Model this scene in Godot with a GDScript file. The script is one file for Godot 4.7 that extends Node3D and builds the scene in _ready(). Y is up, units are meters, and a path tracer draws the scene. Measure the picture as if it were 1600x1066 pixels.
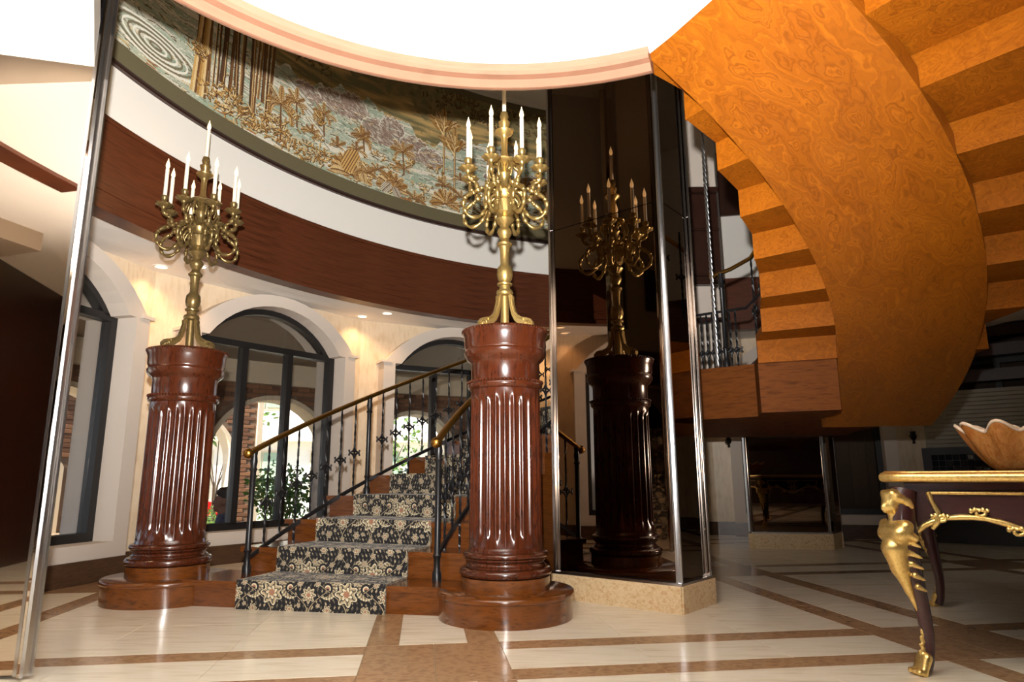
extends Node3D
# A hotel lobby: a curved double staircase round a mirrored column, two fluted pedestals with candelabra.
const CX := 2.15
const CZ := -3.6          # centre of the round stairwell
const HX := -0.854
const HZ := -5.843        # centre of the upper flight's curve
var M := {}
var taken := {}
var rng := RandomNumberGenerator.new()

# ------------------------------------------------------------------ mesh helpers
func mb(smooth := false) -> SurfaceTool:
	var s := SurfaceTool.new()
	s.begin(Mesh.PRIMITIVE_TRIANGLES)
	s.set_smooth_group(1 if smooth else -1)
	return s

func tri(s: SurfaceTool, a: Vector3, b: Vector3, c: Vector3, out: Vector3, ua := Vector2.ZERO, ub := Vector2.ZERO, uc := Vector2.ZERO):
	if (c - a).cross(b - a).dot(out) < 0.0:
		s.set_uv(ua); s.add_vertex(a); s.set_uv(uc); s.add_vertex(c); s.set_uv(ub); s.add_vertex(b)
	else:
		s.set_uv(ua); s.add_vertex(a); s.set_uv(ub); s.add_vertex(b); s.set_uv(uc); s.add_vertex(c)

func quad(s: SurfaceTool, a: Vector3, b: Vector3, c: Vector3, d: Vector3, out: Vector3, ua := Vector2(0, 0), ub := Vector2(1, 0), uc := Vector2(1, 1), ud := Vector2(0, 1)):
	tri(s, a, b, c, out, ua, ub, uc)
	tri(s, a, c, d, out, ua, uc, ud)

func bx(s: SurfaceTool, c: Vector3, sz: Vector3, b := Basis()):
	var h := sz * 0.5
	for ax in 3:
		for sg in [-1.0, 1.0]:
			var n := Vector3.ZERO; n[ax] = sg
			var u := Vector3.ZERO; u[(ax + 1) % 3] = 1.0
			var v := Vector3.ZERO; v[(ax + 2) % 3] = 1.0
			var o: Vector3 = n * h
			var du: Vector3 = u * h
			var dv: Vector3 = v * h
			quad(s, c + b * (o - du - dv), c + b * (o + du - dv), c + b * (o + du + dv), c + b * (o - du + dv), b * n)

# a box whose vertical and horizontal edges are chamfered by e
func cbx(s: SurfaceTool, c: Vector3, sz: Vector3, e: float, b := Basis()):
	var h := sz * 0.5
	for ax in 3:
		var i := (ax + 1) % 3
		var j := (ax + 2) % 3
		for sg in [-1.0, 1.0]:
			var p := []
			for q in [[-1, -1], [1, -1], [1, 1], [-1, 1]]:
				var v := Vector3.ZERO
				v[ax] = sg * h[ax]; v[i] = q[0] * (h[i] - e); v[j] = q[1] * (h[j] - e)
				p.append(c + b * v)
			var n := Vector3.ZERO; n[ax] = sg
			quad(s, p[0], p[1], p[2], p[3], b * n)
		for sa in [-1.0, 1.0]:
			for sc in [-1.0, 1.0]:
				var p := []
				for q in [[0, -1], [0, 1], [1, 1], [1, -1]]:
					var v := Vector3.ZERO
					v[ax] = q[1] * (h[ax] - e)
					v[i] = sa * (h[i] if q[0] == 0 else h[i] - e)
					v[j] = sc * (h[j] - e if q[0] == 0 else h[j])
					p.append(c + b * v)
				var n := Vector3.ZERO; n[i] = sa; n[j] = sc
				quad(s, p[0], p[1], p[2], p[3], b * n)
	for sx in [-1.0, 1.0]:
		for sy in [-1.0, 1.0]:
			for sz2 in [-1.0, 1.0]:
				var n := Vector3(sx, sy, sz2)
				tri(s, c + b * Vector3(sx * h.x, sy * (h.y - e), sz2 * (h.z - e)), c + b * Vector3(sx * (h.x - e), sy * h.y, sz2 * (h.z - e)), c + b * Vector3(sx * (h.x - e), sy * (h.y - e), sz2 * h.z), b * n)

# profile of Vector2(radius, height) from bottom to top, turned round the y axis
func lathe(s: SurfaceTool, prof: Array, seg := 32, xf := Transform3D(), wave = null):
	var group := 1
	var n := prof.size()
	for i in n - 1:
		var p: Vector2 = prof[i]
		var q: Vector2 = prof[i + 1]
		if i > 0:
			var o: Vector2 = prof[i - 1]
			if (p - o).length() > 1e-6 and (q - p).length() > 1e-6 and absf((p - o).angle_to(q - p)) > 0.7:
				group += 1
		s.set_smooth_group(group)
		var d := q - p
		for k in seg:
			var a0 := TAU * k / seg
			var a1 := TAU * (k + 1) / seg
			var w0 := 1.0; var w1 := 1.0; var w2 := 1.0; var w3 := 1.0
			if wave != null:
				w0 = wave.call(a0, p.y); w1 = wave.call(a1, p.y); w2 = wave.call(a1, q.y); w3 = wave.call(a0, q.y)
			var A := xf * Vector3(p.x * w0 * cos(a0), p.y, p.x * w0 * sin(a0))
			var B := xf * Vector3(p.x * w1 * cos(a1), p.y, p.x * w1 * sin(a1))
			var Cc := xf * Vector3(q.x * w2 * cos(a1), q.y, q.x * w2 * sin(a1))
			var D := xf * Vector3(q.x * w3 * cos(a0), q.y, q.x * w3 * sin(a0))
			var am := (a0 + a1) * 0.5
			var out := xf.basis * (Vector3(cos(am), 0, sin(am)) * d.y + Vector3(0, -d.x, 0))
			var u0 := Vector2(float(k) / seg, p.y); var u1 := Vector2(float(k + 1) / seg, p.y)
			var u2 := Vector2(float(k + 1) / seg, q.y); var u3 := Vector2(float(k) / seg, q.y)
			if p.x > 1e-5: tri(s, A, B, Cc, out, u0, u1, u2)
			if q.x > 1e-5: tri(s, A, Cc, D, out, u0, u2, u3)

func ball(s: SurfaceTool, c: Vector3, r: float, seg := 12, squash := Vector3.ONE):
	var prof := []
	var rings := maxi(4, seg / 2)
	for i in rings + 1:
		var t := -PI / 2 + PI * i / rings
		prof.append(Vector2(maxf(r * cos(t), 0.0) if i > 0 and i < rings else 0.0, r * sin(t)))
	lathe(s, prof, seg, Transform3D(Basis().scaled(squash), c))

# round bar along points; rad a number or one number for each point
func tube(s: SurfaceTool, pts: Array, rad, seg := 8, closed := false, flat := 1.0):
	var n := pts.size()
	var frames := []
	var nor := Vector3.ZERO
	for i in n:
		var t: Vector3
		if closed: t = (pts[(i + 1) % n] - pts[(i + n - 1) % n]).normalized()
		elif i == 0: t = (pts[1] - pts[0]).normalized()
		elif i == n - 1: t = (pts[n - 1] - pts[n - 2]).normalized()
		else: t = (pts[i + 1] - pts[i - 1]).normalized()
		if i == 0:
			nor = Vector3.UP if absf(t.y) < 0.9 else Vector3.RIGHT
		nor = (nor - t * nor.dot(t)).normalized()
		frames.append([nor, t.cross(nor).normalized()])
	s.set_smooth_group(1)
	var m := n if closed else n - 1
	for i in m:
		var j := (i + 1) % n
		var r0: float = rad[i] if rad is Array else rad
		var r1: float = rad[j] if rad is Array else rad
		for k in seg:
			var a0 := TAU * k / seg
			var a1 := TAU * (k + 1) / seg
			var e0: Vector3 = frames[i][0] * cos(a0) * flat + frames[i][1] * sin(a0)
			var e1: Vector3 = frames[i][0] * cos(a1) * flat + frames[i][1] * sin(a1)
			var g0: Vector3 = frames[j][0] * cos(a0) * flat + frames[j][1] * sin(a0)
			var g1: Vector3 = frames[j][0] * cos(a1) * flat + frames[j][1] * sin(a1)
			quad(s, pts[i] + e0 * r0, pts[i] + e1 * r0, pts[j] + g1 * r1, pts[j] + g0 * r1, e0 + e1)
	if not closed:
		s.set_smooth_group(2)
		for e in [0, n - 1]:
			var r: float = rad[e] if rad is Array else rad
			var o: Vector3 = (pts[0] - pts[1]) if e == 0 else (pts[n - 1] - pts[n - 2])
			for k in seg:
				var a0 := TAU * k / seg
				var a1 := TAU * (k + 1) / seg
				tri(s, pts[e], pts[e] + (frames[e][0] * cos(a0) * flat + frames[e][1] * sin(a0)) * r, pts[e] + (frames[e][0] * cos(a1) * flat + frames[e][1] * sin(a1)) * r, o)
	s.set_smooth_group(-1)

# a closed section of Vector2(side, up) swept along points, kept upright
func sweep(s: SurfaceTool, pts: Array, sec: Array, smooth := true):
	s.set_smooth_group(1 if smooth else -1)
	var n := pts.size()
	var mid := Vector2.ZERO
	for q in sec: mid += q / sec.size()
	var fr := []
	for i in n:
		var t: Vector3 = pts[mini(i + 1, n - 1)] - pts[maxi(i - 1, 0)]
		var side := Vector3(-t.z, 0, t.x).normalized()
		fr.append([side, side.cross(t).normalized() * (1.0 if side.cross(t).y > 0 else -1.0)])
	for i in n - 1:
		for k in sec.size():
			var p: Vector2 = sec[k]
			var q: Vector2 = sec[(k + 1) % sec.size()]
			var o := (p + q) * 0.5 - mid
			quad(s, pts[i] + fr[i][0] * p.x + fr[i][1] * p.y, pts[i] + fr[i][0] * q.x + fr[i][1] * q.y, pts[i + 1] + fr[i + 1][0] * q.x + fr[i + 1][1] * q.y, pts[i + 1] + fr[i + 1][0] * p.x + fr[i + 1][1] * p.y, fr[i][0] * o.x + fr[i][1] * o.y)
	s.set_smooth_group(-1)
	for e in [0, n - 1]:
		var o: Vector3 = (pts[0] - pts[1]) if e == 0 else (pts[n - 1] - pts[n - 2])
		for k in sec.size():
			var p: Vector2 = sec[k]
			var q: Vector2 = sec[(k + 1) % sec.size()]
			tri(s, pts[e] + fr[e][0] * mid.x + fr[e][1] * mid.y, pts[e] + fr[e][0] * p.x + fr[e][1] * p.y, pts[e] + fr[e][0] * q.x + fr[e][1] * q.y, o)

# flat outline in x, y made solid from z0 to z1
func prism(s: SurfaceTool, poly: PackedVector2Array, z0: float, z1: float, xf := Transform3D()):
	var t := Geometry2D.triangulate_polygon(poly)
	for k in range(0, t.size(), 3):
		for z in [z0, z1]:
			var o := xf.basis * Vector3(0, 0, 1.0 if z == maxf(z0, z1) else -1.0)
			tri(s, xf * Vector3(poly[t[k]].x, poly[t[k]].y, z), xf * Vector3(poly[t[k + 1]].x, poly[t[k + 1]].y, z), xf * Vector3(poly[t[k + 2]].x, poly[t[k + 2]].y, z), o)
	var cw := -1.0 if Geometry2D.is_polygon_clockwise(poly) else 1.0
	for i in poly.size():
		var p := poly[i]
		var q := poly[(i + 1) % poly.size()]
		var d := q - p
		quad(s, xf * Vector3(p.x, p.y, z0), xf * Vector3(q.x, q.y, z0), xf * Vector3(q.x, q.y, z1), xf * Vector3(p.x, p.y, z1), xf.basis * Vector3(d.y, -d.x, 0) * cw)

# the same for an outline on the ground (x, z), solid from y0 to y1
func slab(s: SurfaceTool, poly: PackedVector2Array, y0: float, y1: float):
	prism(s, poly, y0, y1, Transform3D(Basis(Vector3(1, 0, 0), Vector3(0, 0, 1), Vector3(0, 1, 0)), Vector3.ZERO))

# solid between two outlines with as many points each (x, y), from z0 to z1; open outlines leave the ends bare
func band(s: SurfaceTool, inner: Array, outer: Array, z0: float, z1: float, xf := Transform3D(), closed := true):
	var n := inner.size()
	for i in (n if closed else n - 1):
		var j := (i + 1) % n
		var a: Vector2 = inner[i]; var b: Vector2 = inner[j]
		var c: Vector2 = outer[j]; var d: Vector2 = outer[i]
		for z in [z0, z1]:
			quad(s, xf * Vector3(a.x, a.y, z), xf * Vector3(b.x, b.y, z), xf * Vector3(c.x, c.y, z), xf * Vector3(d.x, d.y, z), xf.basis * Vector3(0, 0, 1.0 if z == maxf(z0, z1) else -1.0))
		var m := (c + d - a - b)
		quad(s, xf * Vector3(a.x, a.y, z0), xf * Vector3(b.x, b.y, z0), xf * Vector3(b.x, b.y, z1), xf * Vector3(a.x, a.y, z1), xf.basis * Vector3(-m.x, -m.y, 0))
		quad(s, xf * Vector3(d.x, d.y, z0), xf * Vector3(c.x, c.y, z0), xf * Vector3(c.x, c.y, z1), xf * Vector3(d.x, d.y, z1), xf.basis * Vector3(m.x, m.y, 0))

# point at an angle (degrees from the left towards the back) round the stairwell
func P(deg: float, r: float, y := 0.0) -> Vector3:
	return Vector3(CX - r * cos(deg_to_rad(deg)), y, CZ - r * sin(deg_to_rad(deg)))
# the same round the upper flight, radians from the right towards the front
func Q(th: float, r: float, y := 0.0) -> Vector3:
	return Vector3(HX + r * cos(th), y, HZ + r * sin(th))

# ring piece round the stairwell
func sector(s: SurfaceTool, r0: float, r1: float, a0: float, a1: float, y0: float, y1: float, n := 4, smooth := false):
	for i in n:
		var b0 := lerpf(a0, a1, float(i) / n)
		var b1 := lerpf(a0, a1, float(i + 1) / n)
		var o := P((b0 + b1) * 0.5, 1.0) - Vector3(CX, 0, CZ)
		s.set_smooth_group(-1)
		quad(s, P(b0, r0, y1), P(b1, r0, y1), P(b1, r1, y1), P(b0, r1, y1), Vector3.UP)
		quad(s, P(b0, r0, y0), P(b1, r0, y0), P(b1, r1, y0), P(b0, r1, y0), Vector3.DOWN)
		if smooth: s.set_smooth_group(3)
		quad(s, P(b0, r0, y0), P(b1, r0, y0), P(b1, r0, y1), P(b0, r0, y1), -o, Vector2(b0, y0), Vector2(b1, y0), Vector2(b1, y1), Vector2(b0, y1))
		if smooth: s.set_smooth_group(4)
		quad(s, P(b0, r1, y0), P(b1, r1, y0), P(b1, r1, y1), P(b0, r1, y1), o)
	s.set_smooth_group(-1)
	quad(s, P(a0, r0, y0), P(a0, r1, y0), P(a0, r1, y1), P(a0, r0, y1), P(a0 - 90, 1) - Vector3(CX, 0, CZ))
	quad(s, P(a1, r0, y0), P(a1, r1, y0), P(a1, r1, y1), P(a1, r0, y1), P(a1 + 90, 1) - Vector3(CX, 0, CZ))

# blended body: bones [ax,ay,az,ra, bx,by,bz,rb] as tapered capsules, meshed as surface nets
func flesh(s: SurfaceTool, bones: Array, cell: float, blend: float):
	var lo := Vector3.INF
	var hi := -Vector3.INF
	for b in bones:
		var r: float = maxf(b[1], b[3]) + 2.5 * cell + blend
		lo = lo.min(b[0].min(b[2]) - Vector3.ONE * r)
		hi = hi.max(b[0].max(b[2]) + Vector3.ONE * r)
	var nx := int(ceil((hi.x - lo.x) / cell)) + 1
	var ny := int(ceil((hi.y - lo.y) / cell)) + 1
	var nz := int(ceil((hi.z - lo.z) / cell)) + 1
	var f := PackedFloat32Array()
	f.resize(nx * ny * nz)
	f.fill(1.0)
	for b in bones:
		var A: Vector3 = b[0]; var B: Vector3 = b[2]
		var ra: float = b[1]; var rb: float = b[3]
		var r: float = maxf(ra, rb) + 2.0 * cell + blend
		var l := ((A.min(B) - Vector3.ONE * r - lo) / cell).floor()
		var h := ((A.max(B) + Vector3.ONE * r - lo) / cell).ceil()
		var ab := B - A
		var ll := maxf(ab.length_squared(), 1e-9)
		for k in range(maxi(0, int(l.z)), mini(nz, int(h.z) + 1)):
			for j in range(maxi(0, int(l.y)), mini(ny, int(h.y) + 1)):
				for i in range(maxi(0, int(l.x)), mini(nx, int(h.x) + 1)):
					var p := lo + Vector3(i, j, k) * cell
					var t := clampf((p - A).dot(ab) / ll, 0.0, 1.0)
					var d := (p - A - ab * t).length() - lerpf(ra, rb, t)
					var at := (k * ny + j) * nx + i
					var o := f[at]
					var hh := maxf(blend - absf(d - o), 0.0) / blend
					f[at] = minf(d, o) - hh * hh * blend * 0.25
	var spot := {}
	s.set_smooth_group(1)
	for k in nz - 1:
		for j in ny - 1:
			for i in nx - 1:
				var at := (k * ny + j) * nx + i
				var v0 := f[at] < 0.0
				var acc := Vector3.ZERO
				var cnt := 0
				var vals := [f[at], f[at + 1], f[at + nx], f[at + nx + 1], f[at + nx * ny], f[at + nx * ny + 1], f[at + nx * ny + nx], f[at + nx * ny + nx + 1]]
				var any := false
				for q in vals:
					if (q < 0.0) != v0: any = true
				if not any: continue
				for e in [[0, 1], [2, 3], [4, 5], [6, 7], [0, 2], [1, 3], [4, 6], [5, 7], [0, 4], [1, 5], [2, 6], [3, 7]]:
					var a: float = vals[e[0]]; var b2: float = vals[e[1]]
					if (a < 0.0) != (b2 < 0.0):
						var t := a / (a - b2)
						var pa := Vector3(e[0] & 1, (e[0] >> 1) & 1, e[0] >> 2)
						var pb := Vector3(e[1] & 1, (e[1] >> 1) & 1, e[1] >> 2)
						acc += pa.lerp(pb, t); cnt += 1
				spot[at] = lo + (Vector3(i, j, k) + acc / cnt) * cell
	for at in spot:
		var i: int = at % nx
		var j: int = (at / nx) % ny
		var k: int = at / (nx * ny)
		if i == 0 or j == 0 or k == 0: continue
		var here := f[at]
		for ax in 3:
			var step: int = [1, nx, nx * ny][ax]
			var next := f[at + step]
			if (here < 0.0) == (next < 0.0): continue
			var du: int = [nx, nx * ny, 1][ax]
			var dv: int = [nx * ny, 1, nx][ax]
			if spot.has(at - du) and spot.has(at - dv) and spot.has(at - du - dv):
				var o := Vector3.ZERO; o[ax] = 1.0 if here < 0.0 else -1.0
				quad(s, spot[at], spot[at - du], spot[at - du - dv], spot[at - dv], o)
	s.set_smooth_group(-1)

# ------------------------------------------------------------------ nodes
func numbered(called: String) -> String:
	var n: int = taken.get(called, 0)
	taken[called] = n + 1
	return called if n == 0 else "%s_%03d" % [called, n]

func mi(called: String, s: SurfaceTool, mat: Material, parent: Node = self) -> MeshInstance3D:
	s.generate_normals()
	var o := MeshInstance3D.new()
	o.mesh = s.commit()
	o.mesh.surface_set_material(0, mat)
	o.name = numbered(called) if parent == self else called
	parent.add_child(o, true)
	return o

func piece(called: String, mesh: Mesh, mat: Material, at: Transform3D, parent: Node) -> MeshInstance3D:
	var o := MeshInstance3D.new()
	o.mesh = mesh
	o.material_override = mat
	o.name = called
	parent.add_child(o, true)
	o.transform = at
	return o

func done(s: SurfaceTool) -> ArrayMesh:
	s.generate_normals()
	return s.commit()

func thing(called: String, at := Vector3.ZERO, turn := 0.0) -> Node3D:
	var o := Node3D.new()
	o.name = numbered(called)
	add_child(o, true)
	o.position = at
	o.rotation.y = turn
	return o

func tag(o: Node, label := "", category := "", group := "", kind := "") -> Node:
	if label: o.set_meta("label", label)
	if category: o.set_meta("category", category)
	if group: o.set_meta("group", group)
	if kind: o.set_meta("kind", kind)
	return o

# ------------------------------------------------------------------ materials
func ramp(cols: Array) -> Gradient:
	var g := Gradient.new()
	var off := PackedFloat32Array()
	var cc := PackedColorArray()
	for i in cols.size():
		if cols[i] is Array: off.append(cols[i][0]); cc.append(cols[i][1])
		else: off.append(float(i) / maxf(1, cols.size() - 1)); cc.append(cols[i])
	g.offsets = off; g.colors = cc
	return g

func noisetex(cols: Array, freq: float, oct := 4, sd := 1, warp := 0.0, kind := FastNoiseLite.TYPE_SIMPLEX_SMOOTH, size := 512) -> NoiseTexture2D:
	var n := FastNoiseLite.new()
	n.noise_type = kind
	n.frequency = freq
	n.fractal_octaves = oct
	n.seed = sd
	if warp > 0.0:
		n.domain_warp_enabled = true
		n.domain_warp_amplitude = warp
		n.domain_warp_frequency = freq * 1.3
		n.domain_warp_fractal_octaves = 3
	var t := NoiseTexture2D.new()
	t.width = size; t.height = size
	t.seamless = true
	t.seamless_blend_skirt = 0.2
	t.noise = n
	t.color_ramp = ramp(cols)
	return t

func stuffmat(tex: Texture2D, scale: Vector3, rough: float, world := false) -> StandardMaterial3D:
	var m := StandardMaterial3D.new()
	m.albedo_texture = tex
	m.uv1_triplanar = true
	m.uv1_world_triplanar = world
	m.uv1_scale = scale
	m.roughness = rough
	return m

func plain(c: Color, rough: float, metal := 0.0) -> StandardMaterial3D:
	var m := StandardMaterial3D.new()
	m.albedo_color = c
	m.roughness = rough
	m.metallic = metal
	return m

func rgb(r: float, g: float, b: float) -> Color:
	return Color(r / 255.0, g / 255.0, b / 255.0)

func make_materials():
	M.cream = []
	for i in 3:
		var t := noisetex([rgb(212, 198, 174), rgb(233, 222, 200), rgb(240, 231, 213), rgb(225, 212, 188)], 0.012, 5, 10 + i, 12.0)
		var m := stuffmat(t, Vector3(0.35, 1.0, 2.6), 0.16, true)
		m.uv1_offset = Vector3(0.3 * i, 0, 0.21 * i)
		M.cream.append(m)
	M.brownstone = []
	for i in 3:
		var t := noisetex([rgb(134, 102, 74), rgb(158, 124, 92), rgb(170, 136, 102), rgb(146, 112, 82), rgb(182, 150, 118)], 0.016, 5, 40 + i, 18.0)
		M.brownstone.append(stuffmat(t, Vector3(1.3, 1.0, 1.9), 0.16, true))
	M.grout = plain(rgb(150, 130, 105), 0.7)
	var trav := noisetex([rgb(196, 170, 138), rgb(216, 194, 164), rgb(224, 205, 178), rgb(206, 181, 150)], 0.014, 5, 3, 14.0)
	M.travertine = stuffmat(trav, Vector3(2.2, 0.5, 2.2), 0.42, true)
	var trav2 := noisetex([rgb(168, 130, 90), rgb(206, 176, 134), rgb(222, 200, 162), rgb(190, 150, 108), rgb(232, 218, 190)], 0.02, 5, 8, 25.0)
	M.basestone = stuffmat(trav2, Vector3(2.4, 2.4, 2.4), 0.25, true)
	M.plaster = plain(rgb(206, 194, 182), 0.75)
	M.white = plain(rgb(232, 229, 222), 0.8)
	M.ceil_white = plain(rgb(236, 232, 226), 0.85)
	M.darkmarble = stuffmat(noisetex([rgb(48, 32, 22), rgb(86, 62, 44), rgb(66, 46, 32), rgb(112, 86, 62)], 0.012, 5, 17, 20.0), Vector3(0.7, 4.0, 0.7), 0.3, true)
	var mah := noisetex([rgb(40, 15, 8), rgb(63, 27, 12), rgb(77, 34, 15), rgb(50, 21, 9)], 0.013, 4, 21, 10.0)
	M.mahogany = stuffmat(mah, Vector3(6, 0.9, 6), 0.2)
	M.mahogany.clearcoat_enabled = true
	M.mahogany.clearcoat = 0.4
	M.mahogany.clearcoat_roughness = 0.12
	var walnut := noisetex([rgb(62, 31, 10), rgb(94, 50, 17), rgb(108, 60, 22), rgb(76, 39, 13)], 0.012, 4, 22, 14.0)
	M.stepwood = stuffmat(walnut, Vector3(1.0, 7.0, 1.0), 0.22)
	M.stepwood.clearcoat_enabled = true
	M.stepwood.clearcoat = 0.25
	M.stepwood.clearcoat_roughness = 0.15
	M.landwood = stuffmat(walnut, Vector3(1.0, 5.0, 1.0), 0.6)
	M.landwood.metallic_specular = 0.2
	M.discwood = stuffmat(walnut, Vector3(1.4, 5.0, 1.4), 0.2)
	M.discwood.clearcoat_enabled = true
	M.discwood.clearcoat = 0.35
	M.discwood.clearcoat_roughness = 0.12
	var figure := []
	rng.seed = 8
	for k in 34:
		var c := rgb(116, 60, 7).lerp(rgb(156, 89, 16), (0.25 if k % 2 else 0.75) + rng.randf_range(-0.25, 0.25))
		figure.append(c)
	var burl := noisetex(figure, 0.0042, 4, 31, 34.0, FastNoiseLite.TYPE_SIMPLEX_SMOOTH, 1024)
	M.soffitwood = stuffmat(burl, Vector3(0.9, 0.9, 0.9), 0.34)
	M.soffitwood.uv1_triplanar = false
	M.soffitwood.uv1_scale = Vector3(0.42, 0.8, 1)
	M.undertread = stuffmat(burl, Vector3(0.8, 0.8, 0.8), 0.55)
	M.undertread.metallic_specular = 0.2
	M.bandwood = stuffmat(noisetex([rgb(56, 28, 15), rgb(82, 42, 23), rgb(94, 50, 28), rgb(68, 34, 18)], 0.01, 4, 33, 12.0), Vector3(0.5, 6.0, 0.5), 0.38, true)
	M.darkpanel = stuffmat(noisetex([rgb(34, 17, 12), rgb(52, 27, 18), rgb(44, 22, 15)], 0.01, 4, 35, 12.0), Vector3(4, 0.6, 4), 0.35, true)
	M.rimwood = stuffmat(noisetex([rgb(118, 84, 66), rgb(136, 98, 78), rgb(126, 90, 71)], 0.01, 4, 36, 10.0), Vector3(0.6, 5, 0.6), 0.4, true)
	M.mirror = plain(rgb(118, 102, 88), 0.015, 1.0)
	M.chrome = plain(rgb(206, 206, 208), 0.22, 1.0)
	M.steel = plain(rgb(190, 190, 192), 0.3, 1.0)
	M.iron = plain(rgb(24, 23, 25), 0.35, 0.2)
	M.blackframe = plain(rgb(26, 24, 24), 0.45)
	M.brass = plain(rgb(178, 132, 62), 0.28, 1.0)
	var gilt := noisetex([rgb(170, 130, 60), rgb(226, 192, 116), rgb(240, 212, 140), rgb(200, 160, 84)], 0.03, 4, 51, 10.0)
	M.gilt = stuffmat(gilt, Vector3(4, 4, 4), 0.3)
	M.gilt.metallic = 0.85
	var bronze := noisetex([rgb(62, 50, 28), rgb(116, 96, 58), rgb(142, 120, 76), rgb(86, 70, 40)], 0.04, 4, 52, 10.0)
	M.bronze = stuffmat(bronze, Vector3(6, 6, 6), 0.32)
	M.bronze.metallic = 0.65
	M.candle = plain(rgb(238, 228, 208), 0.5)
	M.bulb = plain(rgb(255, 240, 214), 0.2)
	M.bulb.emission_enabled = true
	M.bulb.emission = rgb(255, 214, 150)
	M.bulb.emission_energy_multiplier = 1.6
	M.lamp = plain(rgb(255, 246, 230), 0.4)
	M.lamp.emission_enabled = true
	M.lamp.emission = rgb(255, 226, 180)
	M.lamp.emission_energy_multiplier = 4.0
	M.glass = plain(Color(0.10, 0.09, 0.08, 0.22), 0.02)
	M.glass.transparency = BaseMaterial3D.TRANSPARENCY_ALPHA
	M.tablewood = stuffmat(noisetex([rgb(36, 14, 16), rgb(62, 24, 26), rgb(50, 19, 20), rgb(76, 32, 30)], 0.012, 4, 61, 12.0), Vector3(1.2, 5, 1.2), 0.16)
	M.tablewood.clearcoat_enabled = true
	M.tablewood.clearcoat = 0.6
	M.onyx = stuffmat(noisetex([rgb(150, 84, 30), rgb(196, 126, 56), rgb(214, 154, 88), rgb(172, 98, 36), rgb(226, 186, 130)], 0.016, 5, 62, 22.0), Vector3(3, 1.4, 3), 0.18)
	M.onyx.subsurf_scatter_enabled = true
	M.onyx.subsurf_scatter_strength = 0.25
	M.onyxrim = plain(rgb(236, 214, 190), 0.25)
	M.brickA = plain(rgb(128, 88, 62), 0.85)
	M.brickB = plain(rgb(142, 100, 70), 0.85)
	M.brickC = plain(rgb(112, 76, 54), 0.85)
	M.mortar = plain(rgb(120, 98, 80), 0.9)
	M.porchceil = plain(rgb(150, 132, 112), 0.85)
	M.archwhite = plain(rgb(226, 208, 180), 0.8)
	M.leafA = plain(rgb(72, 104, 40), 0.5)
	M.leafB = plain(rgb(104, 132, 58), 0.5)
	M.leafC = plain(rgb(50, 78, 34), 0.5)
	for k in ["leafA", "leafB", "leafC"]:
		M[k].backlight_enabled = true
		M[k].backlight = Color(0.2, 0.3, 0.08)
	M.bark = plain(rgb(92, 74, 56), 0.9)
	M.blind = plain(rgb(70, 54, 40), 0.8)
	M.shutter = plain(rgb(150, 142, 124), 0.5)
	M.gilt2 = stuffmat(noisetex([rgb(84, 62, 28), rgb(166, 138, 80), rgb(190, 164, 106), rgb(120, 94, 46)], 0.06, 4, 53, 12.0), Vector3(7, 7, 7), 0.36)
	M.gilt2.metallic = 0.8
	M.brightmirror = plain(rgb(222, 208, 192), 0.02, 1.0)

# ------------------------------------------------------------------ woven pictures
func dab(im: Image, p: Vector2, w: int, c: Color):
	im.fill_rect(Rect2i(int(p.x) - w / 2, int(p.y) - w / 2, w, w), c)

func stroke(im: Image, a: Vector2, b: Vector2, w: int, c: Color):
	var n := int(a.distance_to(b) / maxf(1.0, w * 0.5)) + 1
	for i in n + 1: dab(im, a.lerp(b, float(i) / n), w, c)

# a curved stalk with leaflets on both sides
func frond(im: Image, at: Vector2, ang: float, length: float, curl: float, c: Color, dark: Color, w := 3):
	var p := at
	var a := ang
	var n := int(length / 5.0)
	for i in n:
		var q := p + Vector2(cos(a), sin(a)) * 5.0
		var l := length * 0.2 * sin(PI * (0.15 + 0.8 * i / n))
		for sg in [-1.0, 1.0]:
			var e := q + Vector2(cos(a + sg * 0.85), sin(a + sg * 0.85)) * l
			stroke(im, q + Vector2(0, 2), e + Vector2(0, 2), w, dark)
			stroke(im, q, e, w, c if rng.randf() > 0.3 else c.lightened(0.2))
		stroke(im, p, q, w, dark)
		p = q
		a += curl * 5.0 / length

func big_leaf(im: Image, c0: Vector2, r: Vector2, tilt: float, c: Color, dark: Color):
	for i in range(-20, 21):
		var t := i / 20.0
		var h := sqrt(1.0 - t * t)
		var a := c0 + (Vector2(t * r.x, -h * r.y)).rotated(tilt)
		var b := c0 + (Vector2(t * r.x, h * r.y)).rotated(tilt)
		stroke(im, a, b, maxi(2, int(r.x / 9)), c if (i + 40) % 6 < 4 else dark)
	stroke(im, c0 - Vector2(0, r.y).rotated(tilt), c0 + Vector2(0, r.y).rotated(tilt), 3, dark)

func bush(im: Image, c0: Vector2, r: float, n: int, cols: Array):
	for i in n:
		var p := c0 + Vector2(rng.randfn(0, r), rng.randfn(0, r * 0.55))
		var a := rng.randf_range(-PI, 0)
		var l := rng.randf_range(6, 15)
		var c: Color = cols[rng.randi() % cols.size()]
		stroke(im, p + Vector2(1, 2), p + Vector2(cos(a), sin(a)) * l + Vector2(1, 2), 4, rgb(84, 58, 30))
		stroke(im, p, p + Vector2(cos(a), sin(a)) * l, 3, c)

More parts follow.
